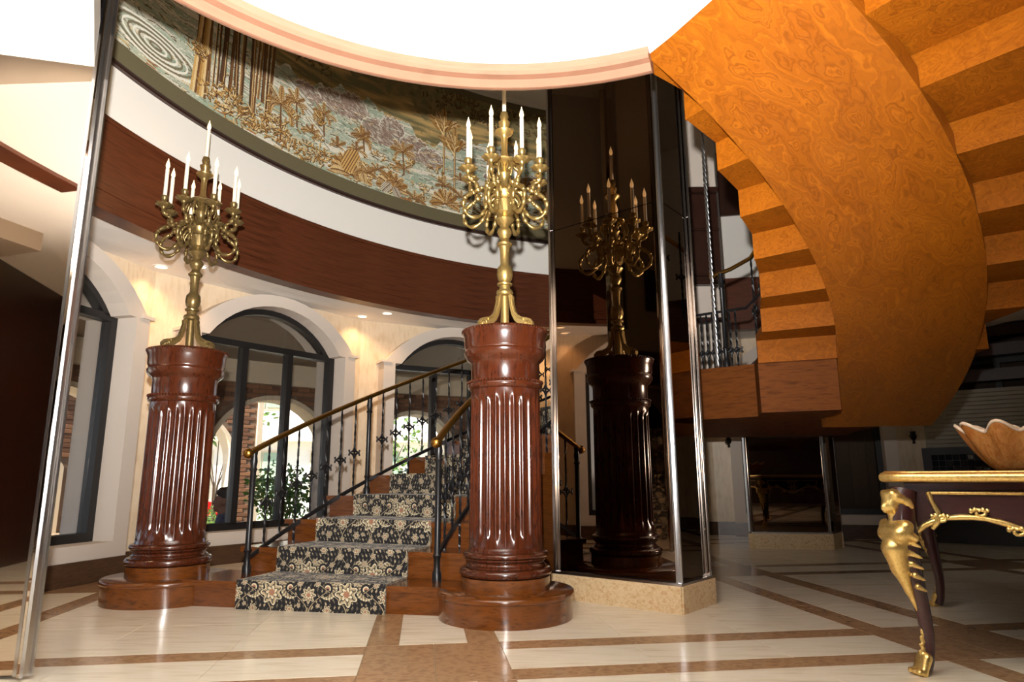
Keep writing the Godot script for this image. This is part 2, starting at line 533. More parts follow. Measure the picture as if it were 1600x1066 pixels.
func tapestry_picture() -> ImageTexture:
	var w := 1664
	var h := 512
	var im := Image.create(w, h, false, Image.FORMAT_RGB8)
	var n1 := FastNoiseLite.new(); n1.seed = 5; n1.frequency = 0.011; n1.fractal_octaves = 3
	var n2 := FastNoiseLite.new(); n2.seed = 9; n2.frequency = 0.03; n2.fractal_octaves = 3
	var teal := rgb(158, 172, 150); var pale := rgb(222, 216, 198); var olive := rgb(112, 104, 70); var deep := rgb(140, 122, 80)
	var mauve := rgb(146, 120, 106); var sand := rgb(190, 158, 100)
	for y in h:
		var v := float(y) / h
		for x in w:
			var s1 := n1.get_noise_2d(x * 0.45 + y * 0.6, y * 3.2)
			var s2 := n2.get_noise_2d(x, y)
			var ridge := 0.40 + 0.10 * n1.get_noise_2d(x * 0.9, 40.0) + 0.05 * sin(x * 0.013)
			var c: Color
			if v < ridge - 0.17: c = olive.lerp(deep, clampf(0.5 + s2, 0, 1))
			elif v < ridge: c = sand.lerp(olive, clampf(0.5 + 1.3 * s1, 0, 1))
			else:
				c = teal.lerp(pale, clampf(0.42 + 1.5 * s1, 0, 1))
				if absf(s1 - 0.12) < 0.025: c = rgb(96, 86, 62)
				elif absf(s1 + 0.18) < 0.02: c = rgb(224, 220, 204)
			if v > 0.36 and absf(s2) < 0.03: c = c.darkened(0.2)
			im.set_pixel(x, y, c)
	rng.seed = 77
	var gold := rgb(208, 168, 102); var straw := rgb(228, 200, 144); var brown := rgb(112, 74, 38); var cols := [gold, straw, rgb(176, 132, 66), rgb(150, 110, 58), rgb(206, 190, 150)]
	# blue-mauve hills in the middle distance
	for k in [[0.44, 0.46, 70, 34], [0.475, 0.43, 50, 40], [0.53, 0.52, 60, 40], [0.56, 0.48, 46, 46], [0.61, 0.54, 56, 40], [0.645, 0.57, 44, 34], [0.38, 0.49, 46, 26], [0.80, 0.60, 60, 30], [0.88, 0.58, 54, 26]]:
		for i in 420:
			var a := rng.randf() * TAU
			var f := sqrt(rng.randf())
			var p := Vector2(k[0] * w + cos(a) * f * k[2], k[1] * h + sin(a) * f * k[3])
			stroke(im, p, p + Vector2(rng.randf_range(4, 9), rng.randf_range(2, 7)), 3, [mauve, rgb(160, 138, 122), rgb(128, 108, 96), rgb(184, 172, 156)][i % 4])
		for i in 60:
			var a := -PI * i / 59.0
			dab(im, Vector2(k[0] * w + cos(a) * k[2], k[1] * h + sin(a) * k[3] * (0.95 + 0.1 * sin(i * 0.9))), 3, rgb(226, 220, 208))
	# pale falling stream
	for i in 16:
		stroke(im, Vector2((0.335 + 0.003 * i) * w, (0.47 + 0.012 * i) * h), Vector2((0.40 + 0.002 * i) * w, (0.56 + 0.014 * i) * h), 3, rgb(216, 214, 200) if i % 3 else rgb(140, 132, 112))
	# long white streaks on the water
	for i in 90:
		var p := Vector2(rng.randf() * w, rng.randf_range(0.58, 0.86) * h)
		stroke(im, p, p + Vector2(rng.randf_range(20, 70), rng.randf_range(-3, 3)), 2, [rgb(224, 222, 208), rgb(110, 104, 84), rgb(164, 176, 162)][i % 3])
	for k in 900:
		var p := Vector2(rng.randf_range(0.03, 0.97) * w, rng.randf_range(0.46, 0.9) * h)
		stroke(im, p, p + Vector2(rng.randf_range(8, 26), rng.randf_range(-5, 5)), 2, [rgb(232, 228, 212), rgb(92, 72, 46), rgb(176, 190, 172), rgb(222, 196, 140)][k % 4])
	# rings on the pond at the left
	for k in 8:
		var r := 12.0 + 11.0 * k
		for i in 420:
			var a := TAU * i / 420
			dab(im, Vector2(0.105 * w + cos(a) * r * 1.35, 0.80 * h + sin(a) * r * 0.42), 4, rgb(232, 230, 216) if k % 2 else rgb(120, 110, 88))
	# tree trunks
	for k in 26:
		var x := (0.17 + 0.14 * rng.randf()) * w
		var b := rng.randf_range(0.66, 0.86) * h
		var wd := rng.randi_range(4, 11)
		var lean := rng.randf_range(-16, 16)
		stroke(im, Vector2(x, b), Vector2(x + lean, 0.06 * h), wd, [brown, rgb(86, 56, 30), rgb(140, 100, 56)][k % 3])
		stroke(im, Vector2(x - wd * 0.4, b), Vector2(x - wd * 0.4 + lean, 0.06 * h), 2, straw if k % 2 else rgb(62, 42, 24))
	for k in 60:
		bush(im, Vector2(rng.randf_range(0.14, 0.4) * w, rng.randf_range(0.04, 0.3) * h), 22, 8, [rgb(96, 88, 48), rgb(120, 104, 56), rgb(76, 68, 40)])
	for k in 50:
		bush(im, Vector2(rng.randf_range(0.62, 1.0) * w, rng.randf_range(0.03, 0.22) * h), 24, 8, [rgb(96, 88, 48), rgb(110, 96, 54), rgb(76, 68, 40)])
	for k in 7: stroke(im, Vector2((0.168 + 0.004 * k) * w, 0.87 * h), Vector2((0.176 + 0.003 * k) * w, 0.40 * h), 6, [gold, straw, brown, rgb(176, 132, 66)][k % 4])
	bush(im, Vector2(0.178 * w, 0.66 * h), 13, 70, cols)
	for k in 16: bush(im, Vector2(rng.randf_range(0.20, 0.36) * w, rng.randf_range(0.74, 0.86) * h), 20, 26, cols)
	# palms
	for pm in [[0.33, 0.66, 60], [0.36, 0.60, 42], [0.415, 0.58, 40], [0.585, 0.60, 46], [0.50, 0.62, 34], [0.86, 0.62, 44]]:
		var top := Vector2(pm[0] * w, pm[1] * h)
		stroke(im, top, top + Vector2(6, pm[2] * 1.6), 5, brown)
		for i in 7: frond(im, top, -PI * (0.02 + 0.96 * i / 6.0) , pm[2] * rng.randf_range(0.8, 1.2), 1.9 * (3 - i) / 3.0, cols[i % 3], brown, 2)
	# the tall plant with broad hanging leaves
	for tp in [[0.675, 0.78, 0.30], [0.70, 0.80, 0.42]]:
		var foot := Vector2(tp[0] * w, tp[1] * h)
		var head := Vector2(tp[0] * w, tp[2] * h)
		stroke(im, foot, head, 7, brown); stroke(im, foot, head, 3, straw)
		for i in 7:
			var a := -PI * (0.06 + 0.88 * i / 6.0)
			var q := head + Vector2(cos(a), sin(a) * 0.8) * 34 + Vector2(0, 14 * (i % 3))
			big_leaf(im, q, Vector2(11, 27), a + PI / 2, cols[i % 3], brown)
			stroke(im, head + Vector2(0, 8 * i), q, 3, straw)
	# broad ribbed leaf and the plants on the near bank
	for k in 34: bush(im, Vector2(rng.randf_range(0.38, 0.98) * w, (0.84 + 0.04 * sin(k * 1.3)) * h), 22, 16, cols)
	for i in 11: frond(im, Vector2(0.478 * w, 0.87 * h), -PI * (0.08 + 0.84 * i / 10.0), 74, 0.7 * (5 - i) / 5.0, cols[i % 3], brown, 3)
	big_leaf(im, Vector2(0.475 * w, 0.78 * h), Vector2(26, 44), 0.45, gold, brown)
	big_leaf(im, Vector2(0.50 * w, 0.82 * h), Vector2(17, 34), -0.3, straw, brown)
	for i in 8: frond(im, Vector2(0.565 * w, 0.86 * h), -PI * (0.1 + 0.8 * i / 7.0), 58, 0.8 * (3.5 - i) / 4.0, cols[(i + 1) % 3], brown, 3)
	big_leaf(im, Vector2(0.552 * w, 0.86 * h), Vector2(16, 22), 0.7, rgb(206, 200, 178), rgb(112, 92, 76))
	big_leaf(im, Vector2(0.575 * w, 0.88 * h), Vector2(14, 20), -0.6, rgb(196, 188, 168), rgb(112, 92, 76))
	for i in 9: frond(im, Vector2(0.68 * w, 0.86 * h), -PI * (0.06 + 0.88 * i / 8.0), 54, 0.8 * (4 - i) / 4.0, cols[i % 3], brown, 3)
	for i in 9: frond(im, Vector2(0.80 * w, 0.88 * h), -PI * (0.06 + 0.88 * i / 8.0), 50, 0.8 * (4 - i) / 4.0, cols[(i + 2) % 3], brown, 3)
	for k in 40:
		var p := Vector2(rng.randf_range(0.02, 0.98) * w, rng.randf_range(0.885, 0.905) * h)
		stroke(im, p, p + Vector2(26, rng.randf_range(-3, 3)), 3, [rgb(190, 160, 104), rgb(150, 92, 52), rgb(206, 196, 164)][k % 3])
	for k in 24:
		var p := Vector2(rng.randf_range(0.30, 0.97) * w, rng.randf_range(0.6, 0.86) * h)
		bush(im, p, rng.randf_range(6, 14), 12, cols)
	for k in 22:
		var p := Vector2(rng.randf_range(0.36, 0.97) * w, rng.randf_range(0.6, 0.9) * h)
		for i in 5: frond(im, p, -PI * (0.1 + 0.8 * i / 4.0), rng.randf_range(22, 44), 1.2 * (2 - i) / 2.0, cols[(i + k) % 4], brown, 2)
	# dark woven border
	var edge := rgb(100, 92, 66)
	im.fill_rect(Rect2i(0, int(h * 0.905), w, h), edge)
	im.fill_rect(Rect2i(0, 0, w, int(h * 0.05)), edge)
	im.fill_rect(Rect2i(0, 0, 26, h), edge)
	im.fill_rect(Rect2i(w - 26, 0, 26, h), edge)
	im.fill_rect(Rect2i(0, int(h * 0.985), w, h), rgb(48, 34, 26))
	# the weave itself
	for y in range(0, h, 2):
		for x in range(0, w, 2):
			var c := im.get_pixel(x, y)
			var k := 0.93 + 0.14 * rng.randf()
			im.set_pixel(x, y, Color(c.r * k, c.g * k, c.b * k))
	return ImageTexture.create_from_image(im)

# one repeat of the stair carpet: pale palmettes, curled leaves, vines and small flowers on black
func carpet_picture() -> ImageTexture:
	var n := 448
	var im := Image.create(n, n, false, Image.FORMAT_RGB8)
	var black := rgb(15, 14, 19); var tan_ := rgb(166, 150, 120); var pale := rgb(204, 192, 164); var rust := rgb(150, 106, 82); var sage := rgb(122, 116, 90); var dim := rgb(84, 78, 66)
	var flowers := [[Vector2(0.5, 0.22), 0.155, 7], [Vector2(0.0, 0.72), 0.155, 7], [Vector2(0.5, 0.70), 0.10, 8], [Vector2(0.0, 0.20), 0.10, 8], [Vector2(0.25, 0.03), 0.06, 6], [Vector2(0.75, 0.03), 0.06, 6], [Vector2(0.25, 0.52), 0.06, 6], [Vector2(0.75, 0.52), 0.06, 6], [Vector2(0.5, 0.46), 0.045, 5], [Vector2(0.0, 0.96), 0.045, 5], [Vector2(0.0, 0.44), 0.05, 6], [Vector2(0.5, 0.93), 0.05, 6], [Vector2(0.36, 0.58), 0.03, 5], [Vector2(0.64, 0.58), 0.03, 5], [Vector2(0.13, 0.08), 0.03, 5], [Vector2(0.87, 0.08), 0.03, 5], [Vector2(0.38, 0.36), 0.05, 6], [Vector2(0.62, 0.36), 0.05, 6], [Vector2(0.12, 0.86), 0.05, 6], [Vector2(0.88, 0.86), 0.05, 6], [Vector2(0.14, 0.54), 0.035, 5], [Vector2(0.86, 0.54), 0.035, 5], [Vector2(0.38, 0.84), 0.04, 7], [Vector2(0.62, 0.84), 0.04, 7], [Vector2(0.12, 0.33), 0.04, 7], [Vector2(0.88, 0.33), 0.04, 7]]
	var curls := [[Vector2(0.25, 0.28), 0.13, 1.0], [Vector2(0.75, 0.28), 0.13, -1.0], [Vector2(0.25, 0.78), 0.13, -1.0], [Vector2(0.75, 0.78), 0.13, 1.0]]
	for y in n:
		for x in n:
			var u := float(x) / n
			var v := float(y) / n
			var c := black
			# little leaves scattered over the ground
			var lu := fposmod(u * 17.0 + 0.5 * sin(v * TAU * 3.0), 1.0) - 0.5
			var lv := fposmod(v * 15.0 + 0.5 * sin(u * TAU * 2.0), 1.0) - 0.5
			if absf(lu) + absf(lv) * 0.6 < 0.25: c = tan_ if sin(u * 40.0 + v * 31.0) > 0.0 else dim
			# vines crossing in ogees
			for ph in [0.0, 0.5]:
				for sg in [-1.0, 1.0]:
					var k = 0.5 + sg * 0.25 * (1.0 + cos(TAU * (v + ph))) * 0.98
					var d := absf(fposmod(u - k + 0.5, 1.0) - 0.5)
					if d < 0.007: c = tan_
					elif d < 0.013: c = black
			# curled feather leaves
			for q in curls:
				var e: Vector2 = Vector2(u, v) - q[0]
				e.x *= q[2]
				var r: float = e.length() / q[1]
				var a := atan2(e.y, e.x)
				var w := fposmod(a + 2.4 * r, TAU)
				if r < 1.0 and w < 3.5:
					c = black
					if r > 0.84: c = pale if sin(a * 22.0) > -0.4 else sage
					elif r > 0.52: c = tan_ if sin(a * 14.0 + r * 9.0) > -0.2 else dim
					elif r > 0.42: c = black
					elif r < 0.32: c = pale if r > 0.2 else rust
			for f in flowers:
				var e: Vector2 = Vector2(u, v) - f[0]
				e.x -= roundf(e.x); e.y -= roundf(e.y)
				var a := atan2(e.y, e.x)
				var r: float = e.length() / (f[1] * (0.84 + 0.16 * cos(a * f[2])))
				if r < 1.1:
					if r > 1.0: c = black
					elif r > 0.88: c = pale
					elif r > 0.62: c = tan_ if fposmod(a * f[2] / TAU, 1.0) > 0.2 else dim
					elif r > 0.54: c = black
					elif r > 0.3: c = pale if fposmod(a * f[2] / TAU + 0.5, 1.0) > 0.25 else sage
					else: c = rust
			im.set_pixel(x, y, c)
	rng.seed = 12
	for i in 60000:
		var x := rng.randi() % n
		var y := rng.randi() % n
		var c := im.get_pixel(x, y)
		im.set_pixel(x, y, c.darkened(rng.randf() * 0.35))
	return ImageTexture.create_from_image(im)

# ------------------------------------------------------------------ the start: camera, light, then everything in order of size
func _ready():
	var cam := Camera3D.new()
	cam.name = "camera"
	add_child(cam)
	cam.fov = rad_to_deg(2.0 * atan(533.0 / 1045.0))
	cam.position = Vector3(0, 0.8, 0)
	cam.rotation_degrees = Vector3(11.54, 0, -0.31)
	cam.near = 0.02
	cam.current = true

	var env := Environment.new()
	env.background_mode = Environment.BG_SKY
	var sky := Sky.new()
	var sm := ProceduralSkyMaterial.new()
	sm.sky_top_color = rgb(150, 186, 226)
	sm.sky_horizon_color = rgb(226, 234, 240)
	sm.ground_horizon_color = rgb(210, 214, 212)
	sm.ground_bottom_color = rgb(150, 148, 140)
	sm.sky_energy_multiplier = 1.6
	sky.sky_material = sm
	env.sky = sky
	env.ambient_light_source = Environment.AMBIENT_SOURCE_SKY
	env.tonemap_mode = Environment.TONE_MAPPER_LINEAR
	env.tonemap_exposure = 1.0
	env.sdfgi_enabled = true
	env.ssao_enabled = true
	env.ssil_enabled = true
	var we := WorldEnvironment.new()
	we.name = "world"
	we.environment = env
	add_child(we)

	var sun := DirectionalLight3D.new()
	sun.name = "sun"
	sun.light_color = rgb(255, 244, 226)
	sun.light_energy = 7.0
	sun.light_angular_distance = 0.5
	sun.shadow_enabled = true
	add_child(sun)
	sun.look_at_from_position(Vector3(-12, 17, 2), Vector3(-4, 0, -12))

	# the photographer's flash, a hand's breadth above the lens: its shadow line lies under the moulding on the tapestry
	var flash := SpotLight3D.new()
	flash.name = "camera_flash"
	flash.light_color = rgb(255, 251, 246)
	flash.light_energy = 60.0
	flash.light_size = 0.03
	flash.spot_range = 40.0
	flash.spot_attenuation = 2.0
	flash.spot_angle = 66.0
	flash.spot_angle_attenuation = 1.0
	flash.shadow_enabled = true
	add_child(flash)
	flash.look_at_from_position(Vector3(-0.05, 1.08, 0.0), Vector3(-1.17, 4.29, -3.66))

	make_materials()
	build_floor()
	build_shell()
	build_windows()
	build_porch()
	build_lower_flight()
	build_upper_flight()
	build_columns()
	build_pedestals()
	build_tapestry()
	build_table()
	build_railings()
	build_candelabra()
	build_far_right()
	build_lights()
	build_outside()

# ------------------------------------------------------------------ floor of square fields framed by double brown strips
func build_floor():
	var fl := Node3D.new()
	fl.name = "floor"
	add_child(fl)
	fl.rotation.y = deg_to_rad(7.45)
	tag(fl, "polished cream marble floor with double brown strips", "", "", "structure")
	var b := mb()
	bx(b, Vector3(2.0, -0.075, -3.0), Vector3(17.0, 0.15, 19.0))
	mi("floor_bed", b, M.grout, fl)
	var part := [0.155, 0.335, 0.155, 0.635, 0.635, 0.635]
	var meshes := {}
	var rest := {}
	rng.seed = 3
	var shown := 0
	for cu in range(-2, 4):
		var u := -0.257 + 2.55 * cu
		for i in 6:
			for cw in range(-3, 4):
				var w := 2.88 + 2.55 * cw
				for j in 6:
					var w0 := w
					w += part[j]
					var su: float = part[i]
					var sw: float = part[j]
					var brown := false
					var uc := u + su * 0.5
					var wc := w0 + sw * 0.5
					if i < 3 and j < 3:
						# the crossing is laid as two brown slabs
						if j != 0 or i == 1: continue
						brown = true
						su = 0.3225; sw = 0.645
						uc = u + (su * 0.5 if i == 0 else part[2] - su * 0.5)
						wc = w0 + 0.3225
					elif i < 3: brown = i != 1
					elif j < 3: brown = j != 1
					var key := Vector2(su, sw)
					if not meshes.has(key):
						var t := mb()
						cbx(t, Vector3.ZERO, Vector3(su - 0.002, 0.02, sw - 0.002), 0.0008)
						meshes[key] = done(t)
					var at := Vector3(uc, -0.0065, -wc)
					var world := fl.transform * at
					var mats: Array = M.brownstone if brown else M.cream
					var mat: Material = mats[rng.randi() % 3]
					if Vector2(world.x - CX, world.z - CZ).length() > 6.3 and world.z < -1.3: continue
					if world.z < -2.3 and absf(world.x / world.z) < 0.86 and world.length() < 8.6 and shown < 300:
						shown += 1
						piece("brown_strip" if brown else "cream_tile", meshes[key], mat, Transform3D(Basis(), at), fl)
					else:
						if not rest.has(mat): rest[mat] = mb()
						cbx(rest[mat], at, Vector3(key.x - 0.002, 0.02, key.y - 0.002), 0.0008)
			u += part[i]
	for mat in rest:
		tag(mi("tile_field", rest[mat], mat, fl), "", "", "", "stuff")

# ------------------------------------------------------------------ ceilings, drum, outer walls
func build_shell():
	# lower ceiling with its rounded edge over the camera
	var poly := PackedVector2Array()
	poly.append(Vector2(-3.1, -2.6))
	var rim := []
	poly.append(Vector2(-2.005, -2.89))
	for i in 41:
		var a := lerpf(207.0, 293.2, i / 40.0)
		var p := Vector2(cos(deg_to_rad(a)) * 1.665, -1.28 + sin(deg_to_rad(a)) * 1.665)
		rim.append(Vector3(p.x, 2.75, p.y))
		poly.append(p)
	for p in [Vector2(1.46, -1.41), Vector2(6.93, -1.4), Vector2(9.6, -1.4), Vector2(9.6, 6.1), Vector2(-6, 6.1), Vector2(-6, -1.8)]: poly.append(p)
	var s := mb()
	slab(s, poly, 2.75, 3.0)
	tag(mi("ceiling", s, M.ceil_white), "white lobby ceiling with a rounded edge", "", "", "structure")
	s = mb()
	var sec := []
	for i in 13:
		var a := lerpf(-PI * 0.55, PI * 0.5, i / 12.0)
		sec.append(Vector2(-0.03 - 0.052 * cos(a), -0.012 + 0.046 * sin(a)))
	sec.append(Vector2(0.03, 0.034)); sec.append(Vector2(0.06, 0.02)); sec.append(Vector2(0.06, -0.018)); sec.append(Vector2(0.045, -0.03)); sec.append(Vector2(0.01, -0.034))
	var rr := []
	for p in rim: rr.append(p + Vector3(0, -0.018, 0))
	sweep(s, rr, sec, false)
	tag(mi("trim_1", s, M.rimwood), "pale pinkish wooden moulding along the ceiling's curved edge", "", "", "structure")
	s = mb()
	sweep(s, rim.map(func(p): return p + Vector3(0, 0.16, 0)), [Vector2(-0.012, -0.14), Vector2(0.01, -0.14), Vector2(0.01, 0.14), Vector2(-0.012, 0.14)], false)
	tag(mi("trim_2", s, M.white), "", "", "", "structure")
	# soffit ring between stairwell and windows
	s = mb()
	sector(s, 5.24, 6.75, -24, 206, 2.75, 2.85, 76)
	tag(mi("ceiling_soffit", s, M.ceil_white), "white soffit ring round the stairwell", "", "", "structure")
	# stairwell drum: wooden band below, white above
	s = mb()
	sector(s, 5.26, 5.42, -180, 180, 3.0, 5.95, 120, true)
	tag(mi("wall_back", s, M.white), "white curved wall of the stairwell", "", "", "structure")
	s = mb()
	sector(s, 5.225, 5.40, -24, 206, 2.735, 3.43, 90, true)
	var bw := mi("trim_3", s, M.bandwood)
	tag(bw, "dark reddish wooden band round the bottom of the stairwell wall", "", "", "structure")
	s = mb()
	sector(s, 5.205, 5.23, -24, 206, 2.725, 2.775, 90, true)
	sector(s, 5.21, 5.23, -24, 206, 3.40, 3.44, 90, true)
	sector(s, 5.215, 5.23, -24, 206, 2.87, 2.89, 90, true)
	mi("moulding", s, M.bandwood, bw)
	# dark panelled stretch of the stairwell wall, left of the tapestry and at the back right
	s = mb()
	sector(s, 5.22, 5.262, -46, -5.5, 3.44, 5.95, 18, true)
	sector(s, 5.22, 5.262, 84, 128, 4.35, 5.3, 18, true)
	tag(mi("trim_4", s, M.darkpanel), "dark wooden panelling high on the stairwell wall", "", "", "structure")
	# upper ceiling
	s = mb()
	sector(s, 0.01, 5.6, 0, 360, 5.95, 6.1, 60)
	tag(mi("ceiling_upper", s, M.white), "", "", "", "structure")
	# the rest of the lobby, behind and beside the camera
	s = mb()
	bx(s, Vector3(2.5, 2.58, 1.9), Vector3(13.0, 0.34, 0.35))
	tag(mi("trim_5", s, M.darkpanel), "", "", "", "structure")
	s = mb()
	bx(s, Vector3(-4.1, 1.4, 2.3), Vector3(0.3, 3.2, 7.8))
	bx(s, Vector3(-3.78, 1.4, -1.5), Vector3(0.8, 3.2, 0.3))
	tag(mi("wall_left", s, M.darkpanel), "", "", "", "structure")
	s = mb()
	bx(s, Vector3(2.7, 1.4, 6.1), Vector3(14, 3.2, 0.3))
	tag(mi("wall_rear", s, M.darkpanel), "", "", "", "structure")
	s = mb()
	bx(s, Vector3(9.6, 1.4, 2.3), Vector3(0.3, 3.2, 7.8))
	bx(s, Vector3(8.6, 1.4, -1.5), Vector3(2.2, 3.2, 0.3))
	tag(mi("wall_right", s, M.travertine), "", "", "", "structure")

# ------------------------------------------------------------------ faceted window wall
func facet(deg: float, r: float) -> Transform3D:
	var p := P(deg, r)
	var n := (Vector3(CX, 0, CZ) - p).normalized()
	return Transform3D(Basis(Vector3.UP.cross(n), Vector3.UP, n), p)

func arch_line(w: float, foot: float, y0: float, rise: float, aw: float, n := 16) -> Array:
	var l := [Vector2(-w, foot), Vector2(-w, y0)]
	var r := (aw * aw + rise * rise) / (2.0 * rise)
	var half := asin(minf(1.0, aw / r))
	if rise > aw: half = PI - half
	for i in n + 1:
		var a := lerpf(-half, half, float(i) / n)
		l.append(Vector2(r * sin(a), y0 + rise - r + r * cos(a)))
	l.append(Vector2(w, y0)); l.append(Vector2(w, foot))
	return l

func build_windows():
	var sides := ["front_left", "left_front", "left_back", "back_left", "back", "back_right", "right_back", "right_front", "front_right"]
	var hw := 5.98 * tan(deg_to_rad(12.0)) + 0.01
	for k in 9:
		var deg := 12.65 + 24.0 * (k - 1)
		var xf := facet(deg, 5.98)
		var inner := arch_line(0.94, 0.02, 2.22, 0.46, 0.94)
		var outer := []
		for q in inner: outer.append(Vector2(hw * (signf(q.x) if absf(q.x) > 0.9 else q.x / 0.9), 2.76 if q.y > 2.2 else q.y))
		outer[0].y = 0.0; outer[outer.size() - 1].y = 0.0
		var s := mb()
		band(s, inner, outer, -0.3, 0.0, xf, false)
		var wall := mi("wall_" + sides[k], s, M.travertine)
		tag(wall, "travertine wall with an arched window opening", "", "", "structure")
		# plaster surround
		s = mb()
		band(s, arch_line(0.88, 0.30, 2.2, 0.42, 0.80), arch_line(1.03, 0.0, 2.23, 0.515, 1.0), -0.34, 0.2, xf, true)
		mi("window_surround", s, M.plaster, wall)
		s = mb()
		bx(s, xf * Vector3(0, 0.09, 0.21), Vector3(2.07, 0.18, 0.03), xf.basis)
		for sg in [-1.0, 1.0]: bx(s, xf * Vector3(sg * 1.15, 0.09, 0.01), Vector3(0.24, 0.18, 0.03), xf.basis)
		mi("baseboard", s, M.darkmarble, wall)
		# little impost at the arch foot
		s = mb()
		for sg in [-1.0, 1.0]: bx(s, xf * Vector3(sg * 1.0, 2.22, 0.1), Vector3(0.14, 0.03, 0.24), xf.basis)
		mi("impost", s, M.plaster, wall)
		var win := thing("window_%d" % (k + 1))
		tag(win, "arched window with black metal frame", "", "", "structure")
		s = mb()
		band(s, [Vector2(-0.81, 0.37), Vector2(-0.81, 2.16), Vector2(0.81, 2.16), Vector2(0.81, 0.37)], [Vector2(-0.885, 0.295), Vector2(-0.885, 2.225), Vector2(0.885, 2.225), Vector2(0.885, 0.295)], -0.1, 0.0, xf)
		mi("frame", s, M.blackframe, win)
		s = mb()
		var ai := arch_line(0.74, 2.2, 2.2, 0.36, 0.74).slice(2, 19)
		var ao := arch_line(0.82, 2.2, 2.2, 0.435, 0.82).slice(2, 19)
		band(s, ai, ao, -0.1, 0.0, xf, false)
		mi("arch_frame", s, M.blackframe, win)
		for sg in [-1.0, 1.0]:
			s = mb()
			bx(s, xf * Vector3(sg * 0.275, 1.26, -0.05), Vector3(0.065, 1.82, 0.1), xf.basis)
			mi("mullion", s, M.blackframe, win)
		if k < 4:
			for q in [[-0.555, 0.48], [0.0, 0.48], [0.555, 0.48]]:
				s = mb()
				bx(s, xf * Vector3(q[0], 1.265, -0.06), Vector3(q[1] + 0.03, 1.8, 0.006), xf.basis)
				mi("pane", s, M.glass, win)
			s = mb()
			var poly := PackedVector2Array(arch_line(0.76, 2.2, 2.2, 0.37, 0.76).slice(2, 19))
			prism(s, poly, -0.063, -0.057, xf)
			mi("pane", s, M.glass, win)
		else:
			s = mb()
			for i in 16:
				bx(s, xf * Vector3(-0.76 + 0.1013 * i, 1.25, -0.16 + 0.02 * (i % 2)), Vector3(0.1, 1.95, 0.02), xf.basis)
			bx(s, xf * Vector3(0, 2.4, -0.2), Vector3(1.8, 0.6, 0.02), xf.basis)
			bx(s, xf * Vector3(0, 1.25, -0.24), Vector3(1.9, 2.6, 0.02), xf.basis)
			mi("blind", s, M.blind, win)

# ------------------------------------------------------------------ porch with brick arcade beyond the windows
func porch_wall(called: String, label: String, deg: float, r: float, half: float, aw: float, spring: float, rise: float, top: float, count: int, openings := []):
	var xf := facet(deg, r)
	var node := thing(called)
	tag(node, label, "", "", "structure")
	var depth := 0.42
	# white plastered reveal and edge of the arch
	var s := mb()
	band(s, arch_line(aw, -0.6, spring, rise, aw, 20), arch_line(aw + 0.07, -0.6, spring, rise + 0.07, aw + 0.07, 20), -depth - 0.02, 0.03, xf, false)
	mi("arch_reveal", s, M.archwhite, node)
	s = mb()
	bx(s, xf * Vector3(0, top + 0.17, -depth * 0.5 + 0.06), Vector3(half * 2.0, 0.34, depth + 0.16), xf.basis)
	mi("beam", s, M.archwhite, node)
	# mortar core with the opening left free
	s = mb()
	var inn := arch_line(aw + 0.03, -0.6, spring, rise + 0.03, aw + 0.03, 20)
	var out := []
	for q in inn: out.append(Vector2(half * (signf(q.x) if absf(q.x) >= aw else q.x / aw), top if q.y > spring - 0.01 else q.y))
	band(s, inn, out, -depth, -0.006, xf, false)
	mi("mortar", s, M.mortar, node)
	# bricks laid in running bond
	var bm := mb()
	cbx(bm, Vector3.ZERO, Vector3(0.2, 0.062, 0.03), 0.004)
	var full := done(bm)
	var rad := (aw * aw + rise * rise) / (2.0 * rise)
	var cy := spring + rise - rad
	var spots := []
	var rows := int((top + 0.6) / 0.074)
	for j in rows:
		var y := top - 0.037 - 0.074 * j
		var x := -half + 0.1 + (0.105 if j % 2 else 0.0)
		while x < half - 0.09:
			var e := absf(x) - 0.1
			var hit := (y < spring and e < aw + 0.05) or (y >= spring and Vector2(maxf(e, 0.0), y - 0.03 - cy).length() < rad + 0.05)
			if not hit: spots.append(Vector3(x, y, -0.008))
			x += 0.21
	rng.seed = int(deg * 10)
	var rest := {}
	spots.sort_custom(func(a, b): return a.y > b.y)
	for i in spots.size():
		var mat: Material = [M.brickA, M.brickB, M.brickC][rng.randi() % 3]
		var at: Transform3D = xf * Transform3D(Basis(), spots[i] + Vector3(0, 0, rng.randf_range(-0.003, 0.003)))
		if i < count: piece("brick", full, mat, at, node)
		else:
			if not rest.has(mat): rest[mat] = mb()
			cbx(rest[mat], at.origin, Vector3(0.2, 0.062, 0.03), 0.004, at.basis)
	for mat in rest: tag(mi("brickwork", rest[mat], mat, node), "", "", "", "stuff")
	return node

